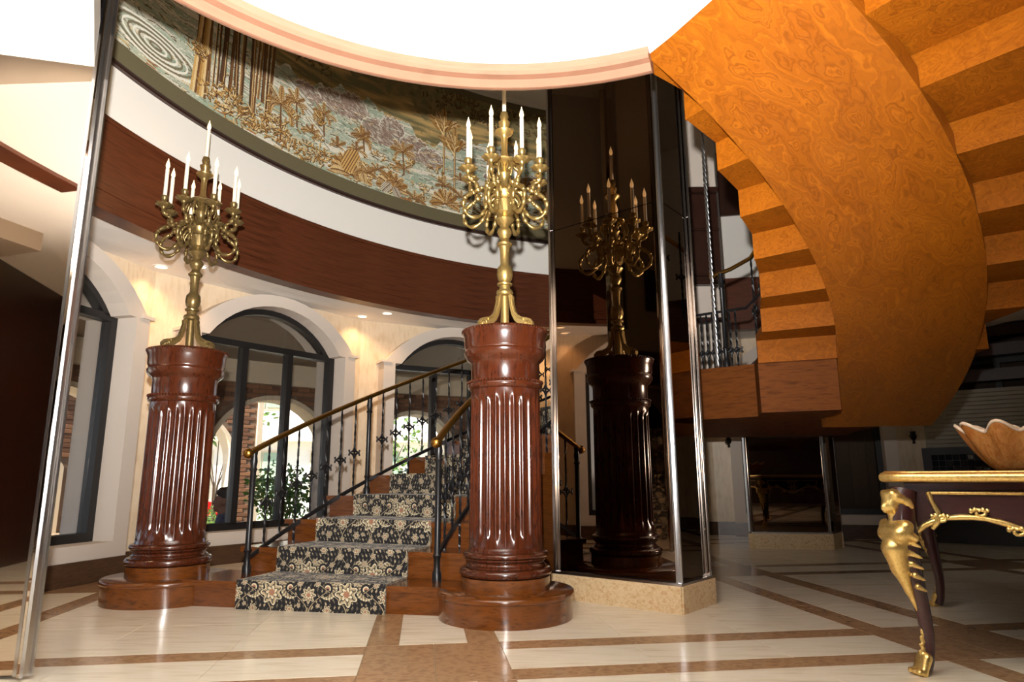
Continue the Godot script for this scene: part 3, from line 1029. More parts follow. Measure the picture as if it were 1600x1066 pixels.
func build_porch():
	var s := mb()
	sector(s, 6.28, 9.9, -30, 84, -0.75, -0.6, 24)
	tag(mi("floor_porch", s, plain(rgb(150, 136, 118), 0.8)), "", "", "", "structure")
	s = mb()
	sector(s, 6.27, 9.9, -30, 84, 2.60, 2.75, 24)
	tag(mi("ceiling_porch", s, M.porchceil), "", "", "", "structure")
	# shelf of wall under the windows outside
	s = mb()
	sector(s, 6.2, 6.3, -24, 84, -0.75, 0.3, 24)
	tag(mi("wall_plinth", s, M.archwhite), "", "", "", "structure")
	porch_wall("wall_arcade_1", "brick arcade wall with white arch seen through the leftmost window", 31.2, 9.2, 1.53, 1.0, 1.0, 0.98, 2.26, 160)
	porch_wall("wall_arcade_2", "brick arcade wall with white arch seen through the middle window", 49.9, 9.2, 1.53, 0.96, 1.05, 0.98, 2.26, 220)
	porch_wall("wall_arcade_3", "brick arcade wall with white arch seen behind the right pedestal", 65.0, 9.2, 1.25, 0.72, 1.15, 0.76, 2.26, 120)
	porch_wall("wall_arcade_4", "brick arcade wall outside", 13.0, 9.2, 1.53, 1.0, 1.0, 0.98, 2.26, 0)
	# second brick wall further out, seen inside the middle arch
	var xf := facet(46.5, 11.6)
	s = mb()
	bx(s, xf * Vector3(1.33, 1.2, -0.2), Vector3(0.1, 3.6, 0.5), xf.basis)
	tag(mi("trim_6", s, M.archwhite), "", "", "", "structure")
	porch_wall("wall_arcade_5", "second brick wall with an arch, seen inside the middle arch", 46.5, 11.6, 1.28, 0.86, 1.1, 0.86, 3.0, 150)
	porch_wall("wall_arcade_6", "brick wall behind the leftmost arch with two tall openings", 36.2, 11.6, 0.82, 0.2, 1.0, 0.1, 3.0, 120)

# ------------------------------------------------------------------ lower flight with carpet
const RISE := 0.165
func nose(k: int) -> float:
	return 12.6 + 6.0 * (k - 1)

func build_lower_flight():
	var st := thing("curved_staircase", P(14, 3.4))
	tag(st, "curved lower flight of polished brown wooden steps between the pedestals", "staircase")
	st.position = Vector3.ZERO
	for k in range(1, 10):
		var step := Node3D.new()
		step.name = "step"
		st.add_child(step, true)
		var r0 := 2.56
		var r1 := 4.3
		if k == 1: r0 = 2.42; r1 = 4.42
		var s := mb()
		sector(s, r0 + 0.02, r1 - 0.015, nose(k), nose(k + 1) + 0.3, 0.0, RISE * k - 0.035, 4)
		mi("riser", s, M.stepwood, step)
		s = mb()
		sector(s, r0, r1, nose(k) - 0.4, nose(k + 1) + 0.25, RISE * k - 0.035, RISE * k, 4)
		mi("tread", s, M.stepwood, step)
	# carpet runner following treads and risers
	var tex := carpet_picture()
	M.carpet = StandardMaterial3D.new()
	M.carpet.albedo_texture = tex
	M.carpet.roughness = 0.95
	M.carpet.rim_enabled = true
	M.carpet.rim = 0.2
	var s := mb()
	var v := 0.0
	var n := 4
	var th := 0.012
	for k in range(1, 11):
		var a := nose(k) - 0.4 - 0.2
		var y0 := RISE * (k - 1) + th
		if k == 1: y0 = 0.0
		var y1 := RISE * k + th
		var a2 := nose(k + 1) - 0.6
		for i in n:
			var r0 := lerpf(2.98, 3.98, float(i) / n)
			var r1 := lerpf(2.98, 3.98, float(i + 1) / n)
			var u0 := (r0 - 2.98) / 0.5
			var u1 := (r1 - 2.98) / 0.5
			var d := (y1 - y0) / 0.5
			quad(s, P(a, r0, y0), P(a, r1, y0), P(a, r1, y1), P(a, r0, y1), P(a - 90, 1) - Vector3(CX, 0, CZ), Vector2(u0, v), Vector2(u1, v), Vector2(u1, v + d), Vector2(u0, v + d))
			if k < 10:
				var e := 0.33 / 0.5
				quad(s, P(a, r0, y1), P(a, r1, y1), P(a2, r1, y1), P(a2, r0, y1), Vector3.UP, Vector2(u0, v + d), Vector2(u1, v + d), Vector2(u1, v + d + e), Vector2(u0, v + d + e))
		for r in [2.98, 3.98]:
			var o := (P(a, 1) - Vector3(CX, 0, CZ)) * (1.0 if r > 3 else -1.0)
			var edge := P(a + 0.3, r, y0) 
			quad(s, P(a, r, y0), edge, P(a + 0.3, r, y1), P(a, r, y1), o)
			if k < 10: quad(s, P(a, r, y1 - th), P(a2, r, y1 - th), P(a2, r, y1), P(a, r, y1), o)
		v += (y1 - y0) / 0.5 + 0.87
	tag(mi("stair_carpet", s, M.carpet), "black and beige floral carpet runner on the lower flight", "carpet")

# ------------------------------------------------------------------ landing and upper flight seen from below
func soff(th: float) -> float:
	return 0.953 + 1.624 * th
func r_in(th: float) -> float:
	return lerpf(2.84, 3.2, clampf((th - 0.38) / 0.57, 0, 1.2))
func r_out(th: float) -> float:
	return lerpf(4.24, 4.85, clampf((th - 0.38) / 0.42, 0, 1.2))

func build_upper_flight():
	var st := thing("upper_staircase")
	tag(st, "orange brown wooden upper flight curving overhead on a broad curved beam", "staircase")
	# broad curved beam under the steps
	var s := mb(true)
	var n := 44
	var m := 8
	for i in n:
		var t0 := lerpf(0.14, 1.115, float(i) / n)
		var t1 := lerpf(0.14, 1.115, float(i + 1) / n)
		s.set_smooth_group(1)
		for j in m:
			var r0 := lerpf(3.36, 4.17, float(j) / m)
			var r1 := lerpf(3.36, 4.17, float(j + 1) / m)
			quad(s, Q(t0, r0, soff(t0)), Q(t1, r0, soff(t1)), Q(t1, r1, soff(t1)), Q(t0, r1, soff(t0)), Vector3.DOWN, Vector2(t0 * 3.8, r0), Vector2(t1 * 3.8, r0), Vector2(t1 * 3.8, r1), Vector2(t0 * 3.8, r1))
		for q in [[3.36, -1.0, 2], [4.17, 1.0, 3]]:
			s.set_smooth_group(q[2])
			var o = (Q(t0, 1) - Vector3(HX, 0, HZ)) * q[1]
			quad(s, Q(t0, q[0], soff(t0)), Q(t1, q[0], soff(t1)), Q(t1, q[0], soff(t1) + 0.12), Q(t0, q[0], soff(t0) + 0.12), o, Vector2(t0 * 3.8, 0), Vector2(t1 * 3.8, 0), Vector2(t1 * 3.8, 0.12), Vector2(t0 * 3.8, 0.12))
	s.set_smooth_group(-1)
	quad(s, Q(0.14, 3.36, soff(0.14)), Q(0.14, 4.17, soff(0.14)), Q(0.14, 4.17, soff(0.14) + 0.12), Q(0.14, 3.36, soff(0.14) + 0.12), Vector3(0, 0, -1))
	mi("curved_beam", s, M.soffitwood, st)
	# steps: thin tread boards and risers, saw-toothed from below
	for j in range(1, 9):
		var th := 0.38 + 0.1016 * (j - 1)
		var t2 := th + 0.1016
		var top := 1.65 + RISE * j
		var step := Node3D.new()
		step.name = "step"
		st.add_child(step, true)
		var d0 := Q(th, r_in(th)); var d1 := Q(th, r_out(th)); var d2 := Q(t2, r_out(t2)); var d3 := Q(t2, r_in(t2))
		s = mb()
		slab(s, PackedVector2Array([Vector2(d0.x, d0.z), Vector2(d1.x, d1.z), Vector2(d2.x, d2.z), Vector2(d3.x, d3.z)]), top - 0.05, top)
		mi("tread", s, M.undertread, step)
		var o := (d3 - d0).normalized() * 0.03
		s = mb()
		slab(s, PackedVector2Array([Vector2(d0.x, d0.z), Vector2(d1.x, d1.z), Vector2(d1.x + o.x, d1.z + o.z), Vector2(d0.x + o.x, d0.z + o.z)]), top - RISE - 0.05, top - 0.051)
		mi("riser", s, M.undertread, step)
	# landing
	var land := thing("stair_landing")
	tag(land, "brown wooden landing behind the mirrored column, between the two flights", "landing")
	var poly := PackedVector2Array()
	for p in [P(66.6, 2.6), Vector3(1.30, 0, -5.46), Vector3(1.50, 0, -5.37), Vector3(1.87, 0, -5.10), Q(0.38, 2.84), Q(0.38, 3.355), Q(0.25, 3.355), Q(0.142, 3.36), Q(0.142, 4.17), Q(0.0, 4.17), Vector3(3.55, 0, -7.0), P(112, 4.3), P(104, 4.3), P(96, 4.3), P(88, 4.3), P(80, 4.3), P(73, 4.3), P(66.6, 4.3)]: poly.append(Vector2(p.x, p.z))
	s = mb()
	slab(s, poly, 1.245, 1.62)
	mi("carcass", s, M.landwood, land)
	s = mb()
	slab(s, poly, 1.621, 1.65)
	slab(s, PackedVector2Array([Vector2(Q(0.38, 3.355).x, Q(0.38, 3.355).z), Vector2(Q(0.38, 4.24).x, Q(0.38, 4.24).z), Vector2(Q(0.142, 4.17).x, Q(0.142, 4.17).z), Vector2(Q(0.142, 3.355).x, Q(0.142, 3.355).z)]), 1.60, 1.65)
	mi("landing_floor", s, M.landwood, land)
	# twisted steel rod that hangs at the landing edge
	var pts := []
	var rod := mb(true)
	for k in 3:
		pts = []
		for i in 150:
			var t := i / 149.0
			var a := t * 90.0 + TAU * k / 3.0
			pts.append(Vector3(1.625 + 0.008 * cos(a), lerpf(1.65, 3.95, t), -5.22 + 0.008 * sin(a)))
		tube(rod, pts, 0.009, 6)
	tag(mi("hanger_rod", rod, M.steel), "tall thin twisted steel rod at the landing edge", "rod")

# ------------------------------------------------------------------ mirrored columns
func mirrored_column(label: String, corners: Array, base_h: float, top: float, joints: Array, strip: float, side_strip := 0.0, glass: Material = null, foot := 0.0):
	var node := thing("mirrored_column")
	tag(node, label, "column", "mirrored columns")
	var mid := Vector3.ZERO
	for c in corners: mid += c / corners.size()
	var s: SurfaceTool
	for i in corners.size():
		var a: Vector3 = corners[i]
		var b: Vector3 = corners[(i + 1) % corners.size()]
		var t := (b - a).normalized()
		var o := Vector3(t.z, 0, -t.x)
		if o.dot((a + b) * 0.5 - mid) < 0: o = -o
		var l := a.distance_to(b)
		var bs := Basis(t, Vector3.UP, t.cross(Vector3.UP))
		if base_h > 0:
			var cuts := [0.0, l * 0.46, l] if l > 0.6 else [0.0, l]
			for q in cuts.size() - 1:
				s = mb()
				cbx(s, a + t * (cuts[q] + cuts[q + 1]) * 0.5 - o * 0.02 + Vector3(0, base_h * 0.5, 0), Vector3(cuts[q + 1] - cuts[q] - 0.001, base_h, 0.06), 0.002, bs)
				mi("base_stone", s, M.basestone, node)
			s = mb()
			bx(s, a + t * l * 0.5 - o * 0.012 + Vector3(0, base_h + 0.008, 0), Vector3(l, 0.016, 0.03), bs)
			mi("ledge", s, M.chrome, node)
		var ys := [foot + base_h + 0.016] + joints + [top]
		for q in ys.size() - 1:
			s = mb()
			bx(s, a + t * l * 0.5 - o * 0.035 + Vector3(0, (ys[q] + ys[q + 1]) * 0.5, 0), Vector3(l - 0.02, ys[q + 1] - ys[q] - 0.006, 0.012), bs)
			mi("mirror_panel", s, M.mirror if glass == null else glass, node)
		for e in [0, 1]:
			var w := strip
			if side_strip > 0.0 and (i > 0 or e == 1): w = side_strip
			s = mb()
			bx(s, a + t * (w * 0.5 if e == 0 else l - w * 0.5) - o * 0.026 + Vector3(0, (top + base_h + foot) * 0.5 + 0.008, 0), Vector3(w, top - base_h - foot - 0.016, 0.012), bs)
			mi("edge_strip", s, M.chrome, node)
	s = mb()
	var poly := PackedVector2Array()
	for c in corners:
		var q: Vector3 = c.lerp(mid, 0.4)
		poly.append(Vector2(q.x, q.z))
	slab(s, poly, foot + 0.002, top)
	mi("core", s, M.blackframe, node)
	return node

func build_columns():
	var a := deg_to_rad(39.6)
	var t := Vector3(cos(a), 0, sin(a))
	var n := Vector3(sin(a), 0, -cos(a))
	var c := Vector3(0.996, 0, -4.175)
	mirrored_column("tall dark mirrored column on a travertine base beside the right pedestal", [c, c + n * 0.47, c + n * 0.47 - t * 0.95, c - t * 0.95], 0.16, 5.94, [2.62], 0.045)
	var d := Vector3(-1.965, 0, -2.925)
	var u := Vector3(-0.994, 0, 0.106).normalized()
	var v := Vector3(-0.64, 0, -0.768).normalized()
	mirrored_column("mirrored column with a broad steel edge at the left margin", [d, d + u * 0.64, d + u * 0.64 + v * 0.5, d + v * 0.5], 0.0, 5.94, [], 0.075, 0.006, M.brightmirror)
	mirrored_column("low mirrored pillar on a travertine base under the landing", [Vector3(3.517, 0, -7.648), Vector3(3.75, 0, -7.91), Vector3(2.90, 0, -8.1), Vector3(2.66, 0, -7.827)], 0.17, 1.24, [], 0.03)
	# white and dark panelled wall at the back of the landing
	var wl := thing("wall_landing", Vector3(2.03, 1.651, -7.28))
	tag(wl, "white and dark panelled wall at the back of the landing", "", "", "structure")
	for q in [[0.0, 1.26, M.plaster, "lower_panel"], [1.26, 2.42, M.darkpanel, "wooden_panel"], [2.42, 4.29, M.plaster, "upper_panel"]]:
		var s := mb()
		bx(s, Vector3(0, (q[0] + q[1]) * 0.5, 0), Vector3(0.66, q[1] - q[0] - 0.004, 0.12))
		mi(q[3], s, q[2], wl)
	for q in [[1.26, 0.05, 0.1], [1.36, 0.03, 0.06], [2.36, 0.06, 0.1], [1.9, 0.025, 0.04], [0.84, 0.05, 0.07]]:
		var s := mb()
		cbx(s, Vector3(0, q[0], 0.06 + q[2] * 0.5), Vector3(0.66, q[1], q[2]), 0.008)
		mi("moulding", s, M.darkpanel, wl)
	for x in [-0.32, 0.34]:
		var s := mb()
		cbx(s, Vector3(x, 2.14, 0.075), Vector3(0.022, 4.28, 0.022), 0.003)
		mi("steel_post", s, M.steel, wl)

# ------------------------------------------------------------------ fluted pedestals
func make_pedestal(at: Vector3, label: String):
	var p := thing("fluted_pedestal", at)
	tag(p, label, "pedestal", "fluted mahogany pedestals")
	var s := mb()
	lathe(s, [Vector2(0, 0.001), Vector2(0.392, 0.001), Vector2(0.392, 0.125), Vector2(0.402, 0.13), Vector2(0.406, 0.142), Vector2(0.402, 0.155), Vector2(0.392, 0.162), Vector2(0, 0.162)], 72)
	mi("disc_base", s, M.discwood, p)
	s = mb()
	lathe(s, [Vector2(0.0, 0.162), Vector2(0.262, 0.162), Vector2(0.262, 0.235), Vector2(0.0, 0.235)], 64)
	mi("plinth", s, M.discwood, p)
	s = mb()
	var pr := [Vector2(0.2, 0.235), Vector2(0.262, 0.235)]
	for i in 9: pr.append(Vector2(0.248 + 0.026 * cos(-PI / 2 + PI * i / 8), 0.262 + 0.027 * sin(-PI / 2 + PI * i / 8)))
	pr.append_array([Vector2(0.236, 0.29), Vector2(0.236, 0.297)])
	for i in 7: pr.append(Vector2(0.24 - 0.014 * sin(PI * i / 6), 0.297 + 0.033 * i / 6))
	pr.append_array([Vector2(0.243, 0.333), Vector2(0.243, 0.34)])
	for i in 7: pr.append(Vector2(0.234 + 0.02 * cos(-PI / 2 + PI * i / 6), 0.358 + 0.018 * sin(-PI / 2 + PI * i / 6)))
	pr.append_array([Vector2(0.225, 0.377), Vector2(0.222, 0.392), Vector2(0.214, 0.41), Vector2(0.2, 0.41)])
	lathe(s, pr, 64)
	mi("base_moulding", s, M.mahogany, p)
	s = mb()
	pr = []
	for i in 25: pr.append(Vector2(0.219 - 0.005 * i / 24.0, lerpf(0.40, 1.335, i / 24.0)))
	var flute := func(a: float, y: float) -> float:
		var f := clampf((y - 0.435) / 0.03, 0, 1) * clampf((1.295 - y) / 0.03, 0, 1)
		var c := fposmod(a * 24.0 / TAU, 1.0) * 2.0 - 1.0
		return 1.0 - 0.08 * f * sqrt(maxf(0.0, 1.0 - pow(c / 0.84, 2.0)))
	lathe(s, pr, 240, Transform3D(), flute)
	mi("shaft", s, M.mahogany, p)
	s = mb()
	lathe(s, [Vector2(0.19, 1.325), Vector2(0.218, 1.33), Vector2(0.232, 1.345), Vector2(0.234, 1.36), Vector2(0.226, 1.378), Vector2(0.213, 1.385), Vector2(0.213, 1.49), Vector2(0.222, 1.505), Vector2(0.24, 1.52), Vector2(0.256, 1.545), Vector2(0.258, 1.565), Vector2(0.25, 1.575), Vector2(0.25, 1.59), Vector2(0.256, 1.60), Vector2(0.258, 1.66), Vector2(0.266, 1.68), Vector2(0.27, 1.695), Vector2(0.262, 1.71), Vector2(0.0, 1.71)], 64)
	mi("capital", s, M.mahogany, p)
	for q in [[0.232, 1.378, 64, 0.009], [0.266, 1.70, 76, 0.010]]:
		s = mb(true)
		for i in q[2]:
			var a: float = TAU * i / q[2]
			ball(s, Vector3(cos(a) * q[0], q[1], sin(a) * q[0]), q[3], 6)
		mi("bead_moulding", s, M.mahogany, p)

func build_pedestals():
	make_pedestal(Vector3(-0.045, 0, -4.165), "fluted mahogany pedestal at the right foot of the stairs, before the mirrored column")
	make_pedestal(Vector3(-2.36, 0, -4.79), "fluted mahogany pedestal at the left foot of the stairs, before the arched window")

func build_tapestry():
	var s := mb(true)
	var n := 60
	for i in n:
		var a0 := lerpf(7.0, 78.0, float(i) / n)
		var a1 := lerpf(7.0, 78.0, float(i + 1) / n)
		s.set_smooth_group(1)
		quad(s, P(a0, 5.235, 3.9), P(a1, 5.235, 3.9), P(a1, 5.235, 5.86), P(a0, 5.235, 5.86), Vector3(CX, 0, CZ) - P((a0 + a1) * 0.5, 5), Vector2(float(i) / n, 1), Vector2(float(i + 1) / n, 1), Vector2(float(i + 1) / n, 0), Vector2(float(i) / n, 0))
		s.set_smooth_group(2)
		quad(s, P(a0, 5.235, 3.9), P(a1, 5.235, 3.9), P(a1, 5.258, 3.9), P(a0, 5.258, 3.9), Vector3.DOWN, Vector2(0, 0.99), Vector2(0.1, 0.99), Vector2(0.1, 1), Vector2(0, 1))
	var m := StandardMaterial3D.new()
	m.albedo_texture = tapestry_picture()
	m.roughness = 0.9
	var t := mi("tapestry", s, m)
	tag(t, "wide woven landscape tapestry of gold foliage and water on the curved wall", "tapestry")
	s = mb()
	sector(s, 5.222, 5.258, 7.0, 78.0, 3.882, 3.90, 60)
	mi("edge_strip", s, M.darkpanel, t)

# ------------------------------------------------------------------ wrought iron railings
func star(s: SurfaceTool, c: Vector3, side: Vector3, r: float):
	# four-pointed loop with little knobs on its points
	var pts := []
	for q in 4:
		var a := TAU * q / 4.0
		for i in 4:
			var t := i / 4.0
			var e := Vector2(cos(a), sin(a)) * (1.0 - t) + Vector2(cos(a + PI / 2), sin(a + PI / 2)) * t
			e *= r * (1.0 - 0.42 * sin(PI * t))
			pts.append(c + side * e.x + Vector3.UP * e.y)
	tube(s, pts, 0.009, 6, true)
	for q in 4:
		var a := TAU * q / 4.0
		var e: Vector3 = side * cos(a) + Vector3.UP * sin(a)
		var f: Vector3 = side * -sin(a) + Vector3.UP * cos(a)
		if q % 2 == 0: tube(s, [c + e * (r + 0.012) + f * 0.024, c + e * (r + 0.002), c + e * (r + 0.012) - f * 0.024], 0.008, 5)
		else: tube(s, [c + e * r * 0.95, c + e * (r + 0.02)], 0.01, 5)

func baluster(parent: Node, foot: Vector3, head: Vector3, side: Vector3, star_at: float, r := 0.05):
	var s := mb(true)
	var len_ := foot.distance_to(head)
	var up := (head - foot) / len_
	# twisted square bar
	var n := 14
	for i in n:
		for k in 4:
			var y0 := len_ * i / n
			var y1 := len_ * (i + 1) / n
			var a0 := y0 * 22.0 + TAU * k / 4
			var a1 := y1 * 22.0 + TAU * k / 4
			var f := func(a: float, y: float) -> Vector3: return foot + up * y + (side * cos(a) + side.cross(Vector3.UP) * sin(a)) * 0.0095
			s.set_smooth_group(-1)
			quad(s, f.call(a0, y0), f.call(a0 + PI / 2, y0), f.call(a1 + PI / 2, y1), f.call(a1, y1), side * cos(a0 + PI / 4) + side.cross(Vector3.UP) * sin(a0 + PI / 4))
	var b := mi("baluster", s, M.iron, parent)
	if star_at > 0.0:
		s = mb(true)
		star(s, foot + up * star_at, side, r)
		mi("rosette", s, M.iron, b)

func post(parent: Node, foot: Vector3, h: float, r := 0.02):
	var s := mb()
	lathe(s, [Vector2(0, 0), Vector2(r * 1.5, 0), Vector2(r * 1.5, 0.05), Vector2(r * 1.1, 0.065), Vector2(r, 0.08), Vector2(r, 0.14), Vector2(r * 1.4, 0.155), Vector2(r, 0.17), Vector2(r * 0.95, h * 0.5), Vector2(r, h - 0.14), Vector2(r * 1.4, h - 0.125), Vector2(r, h - 0.11), Vector2(r * 1.3, h - 0.07), Vector2(r, h - 0.03), Vector2(r * 1.2, h), Vector2(0, h)], 14, Transform3D(Basis(), foot))
	mi("newel_post", s, M.iron, parent)

func build_railings():
	var sec := []
	for i in 12: sec.append(Vector2(0.027 * cos(TAU * i / 12), 0.019 * sin(TAU * i / 12)))
	for q in [[4.15, 16.7, 66.0, 2.1, 17.8, 0.96, 0.0289, "left wrought iron stair railing with brass handrail, ball end and star rosettes"], [2.75, 17.0, 66.0, 3.1, 18.6, 1.0, 0.0300, "right wrought iron stair railing with brass handrail, partly behind the right pedestal"]]:
		var R: float = q[0]
		var rail := thing("stair_railing")
		tag(rail, q[7], "railing", "stair railings")
		var a0: float = q[1]
		var hand := func(a: float) -> float: return q[5] + q[6] * (a - 15.3)
		var low := func(a: float) -> float: return hand.call(a) - 0.735
		var pts := []
		var lp := []
		for i in 41:
			var a := lerpf(a0 - 0.9, q[2], i / 40.0)
			pts.append(P(a, R, hand.call(a)))
			if i > 0: lp.append(P(a, R, low.call(a)))
		var s := mb(true)
		sweep(s, pts, sec)
		mi("handrail", s, M.brass, rail)
		s = mb(true)
		ball(s, pts[0], 0.036, 16)
		mi("brass_ball", s, M.brass, rail)
		s = mb()
		sweep(s, lp, [Vector2(-0.008, -0.014), Vector2(0.008, -0.014), Vector2(0.008, 0.014), Vector2(-0.008, 0.014)], false)
		mi("bottom_rail", s, M.iron, rail)
		var a := a0
		while a < q[2]:
			var step := clampi(int(floor((a - 12.2) / 6.0)) + 1, 1, 9)
			post(rail, P(a, R, RISE * step), hand.call(a) - RISE * step - 0.01)
			for i in range(1, 8):
				var b: float = a + q[4] * i / 8.0
				if b > q[2]: break
				var side := (P(b + 1, R) - P(b, R)).normalized()
				var f: float = low.call(b)
				baluster(rail, P(b, R, f), P(b, R, hand.call(b) - 0.012), side, 0.30)
				# every other bar runs on down to the tread
				var st := clampi(int(floor((b - 12.2) / 6.0)) + 1, 1, 9)
				if i % 2 == 1 and f > RISE * st + 0.02: baluster(rail, P(b, R, RISE * st), P(b, R, f), side, 0.0)
			a += q[4]
	# landing railing and the start of the upper flight's rail
	var rail := thing("stair_railing")
	tag(rail, "short wrought iron railing on the landing, seen right of the mirrored column", "railing", "stair railings")
	var line := [Vector3(1.36, 1.65, -5.50), Vector3(1.52, 1.65, -5.41), Vector3(1.86, 1.65, -5.15)]
	post(rail, line[0] + Vector3(0.05, 0, -0.02), 0.78, 0.018)
	post(rail, Vector3(1.71, 1.65, -5.26), 0.78, 0.018)
	var e0: Vector3 = line[1]; var e1: Vector3 = line[2]
	var sd := (e1 - e0).normalized()
	for i in 9:
		var p := e0.lerp(e1, (i + 0.3) / 9.0) - sd * 0.06
		baluster(rail, p, p + Vector3(0, 0.46, 0), sd, 0.13, 0.03)
	var s := mb(true)
	tube(s, [line[0] + Vector3(0, 0.46, 0), e0 + Vector3(0, 0.46, 0), e1 + Vector3(0, 0.46, 0), e1 + Vector3(0.1, 0.58, 0.2)], 0.011, 6)
	mi("bottom_rail", s, M.iron, rail)
	s = mb(true)
	var hp := [Vector3(1.66, 2.42, -5.30), Vector3(1.78, 2.45, -5.21), Vector3(1.9, 2.5, -5.08), Vector3(1.95, 2.62, -4.86), Vector3(1.93, 2.85, -4.5)]
	tube(s, hp, 0.017, 10)
	mi("handrail", s, M.brass, rail)
	s = mb(true)
	ball(s, hp[0], 0.034, 14)
	ball(s, Vector3(1.42, 2.43, -5.52), 0.034, 14)
	mi("brass_ball", s, M.brass, rail)
	for i in 4:
		var p: Vector3 = hp[2].lerp(hp[4], i / 4.0)
		baluster(rail, Vector3(p.x, 1.72 + 0.16 * i, p.z), p + Vector3(0, 0.05 * i, 0), Vector3(0, 0, 1), 0.35, 0.035)

# ------------------------------------------------------------------ candelabra
func make_candelabrum(at: Vector3, turn: float, label: String, mat: Material):
	var c := thing("candelabrum", at, turn)
	tag(c, label, "candelabrum", "gilt bronze candelabra")
	var s: SurfaceTool
	# three scrolled bracket feet
	for k in 3:
		var a := TAU * k / 3.0 + 0.5
		var b := Transform3D(Basis(Vector3.UP, -a), Vector3.ZERO)
		var outline := PackedVector2Array([Vector2(0.05, 0.24), Vector2(0.062, 0.225), Vector2(0.06, 0.20), Vector2(0.068, 0.16), Vector2(0.08, 0.12), Vector2(0.10, 0.095), Vector2(0.13, 0.08), Vector2(0.155, 0.074), Vector2(0.18, 0.066), Vector2(0.198, 0.044), Vector2(0.195, 0.015), Vector2(0.175, 0.0), Vector2(0.14, 0.002), Vector2(0.128, 0.02), Vector2(0.10, 0.04), Vector2(0.074, 0.062), Vector2(0.054, 0.10), Vector2(0.042, 0.15), Vector2(0.036, 0.2), Vector2(0.03, 0.238)])
		s = mb()
		prism(s, outline, -0.014, 0.014, b)
		var ft := mi("foot", s, mat, c)
		s = mb(true)
		for z in [-0.016, 0.016]:
			var sp := []
			for i in 16:
				var t := i / 15.0
				sp.append(b * Vector3(0.165 + 0.026 * (1.0 - 0.8 * t) * cos(t * 9.0), 0.034 + 0.026 * (1.0 - 0.8 * t) * sin(t * 9.0), z))
			tube(s, sp, 0.006, 5)
			tube(s, [b * Vector3(0.135, 0.065, z), b * Vector3(0.10, 0.08, z), b * Vector3(0.074, 0.11, z), b * Vector3(0.058, 0.16, z), b * Vector3(0.05, 0.22, z)], 0.006, 5)
		mi("scroll", s, mat, ft)
	s = mb()
	var ribs := func(a: float, y: float) -> float: return 1.0 + 0.05 * cos(a * 14.0)
	lathe(s, [Vector2(0, 0.0), Vector2(0.05, 0.0), Vector2(0.045, 0.02), Vector2(0.026, 0.03), Vector2(0.026, 0.23), Vector2(0.05, 0.24), Vector2(0.056, 0.255), Vector2(0.05, 0.27), Vector2(0.036, 0.275), Vector2(0.034, 0.30), Vector2(0.048, 0.305), Vector2(0.05, 0.315), Vector2(0.04, 0.325)], 20)
	lathe(s, [Vector2(0.03, 0.325), Vector2(0.044, 0.345), Vector2(0.05, 0.38), Vector2(0.046, 0.42), Vector2(0.034, 0.435)], 28, Transform3D(), ribs)
	lathe(s, [Vector2(0.034, 0.435), Vector2(0.028, 0.45), Vector2(0.03, 0.53), Vector2(0.036, 0.565), Vector2(0.048, 0.575), Vector2(0.05, 0.588), Vector2(0.036, 0.60), Vector2(0.026, 0.62), Vector2(0.042, 0.645), Vector2(0.05, 0.668), Vector2(0.042, 0.69), Vector2(0.03, 0.70), Vector2(0.03, 0.715)], 20)
	lathe(s, [Vector2(0.03, 0.715), Vector2(0.05, 0.735), Vector2(0.062, 0.755), Vector2(0.05, 0.775), Vector2(0.042, 0.785), Vector2(0.06, 0.80), Vector2(0.068, 0.85), Vector2(0.072, 0.88), Vector2(0.058, 0.895)], 28, Transform3D(), ribs)
	lathe(s, [Vector2(0.058, 0.895), Vector2(0.07, 0.91), Vector2(0.078, 0.945), Vector2(0.06, 0.97), Vector2(0.036, 0.985), Vector2(0.026, 1.02), Vector2(0.034, 1.05), Vector2(0.05, 1.075), Vector2(0.034, 1.11), Vector2(0.03, 1.13), Vector2(0.085, 1.15), Vector2(0.095, 1.165), Vector2(0.08, 1.175), Vector2(0.028, 1.19), Vector2(0.02, 1.24), Vector2(0.022, 1.34), Vector2(0.034, 1.36), Vector2(0.058, 1.378), Vector2(0.062, 1.392), Vector2(0.046, 1.40), Vector2(0.022, 1.41), Vector2(0.036, 1.44), Vector2(0.04, 1.458), Vector2(0.022, 1.47), Vector2(0.03, 1.50), Vector2(0.024, 1.53), Vector2(0.0, 1.53)], 20)
	mi("stem", s, mat, c)
	add_candle(c, Vector3(0, 1.525, 0), 0.235)
	# hanging husks and small scrolls between the arms
	s = mb(true)
	for k in 8:
		var a := TAU * (k + 0.5) / 8.0
		var e := Vector3(cos(a), 0, sin(a))
		tube(s, [e * 0.02 + Vector3(0, 1.10, 0), e * 0.06 + Vector3(0, 1.15, 0), e * 0.10 + Vector3(0, 1.13, 0), e * 0.115 + Vector3(0, 1.07, 0), e * 0.10 + Vector3(0, 1.03, 0)], [0.008, 0.011, 0.011, 0.01, 0.006], 6)
		tube(s, [e * 0.06 + Vector3(0, 0.93, 0), e * 0.095 + Vector3(0, 0.90, 0), e * 0.11 + Vector3(0, 0.86, 0), e * 0.095 + Vector3(0, 0.83, 0)], [0.012, 0.012, 0.01, 0.006], 6)
	mi("scrollwork", s, mat, c)
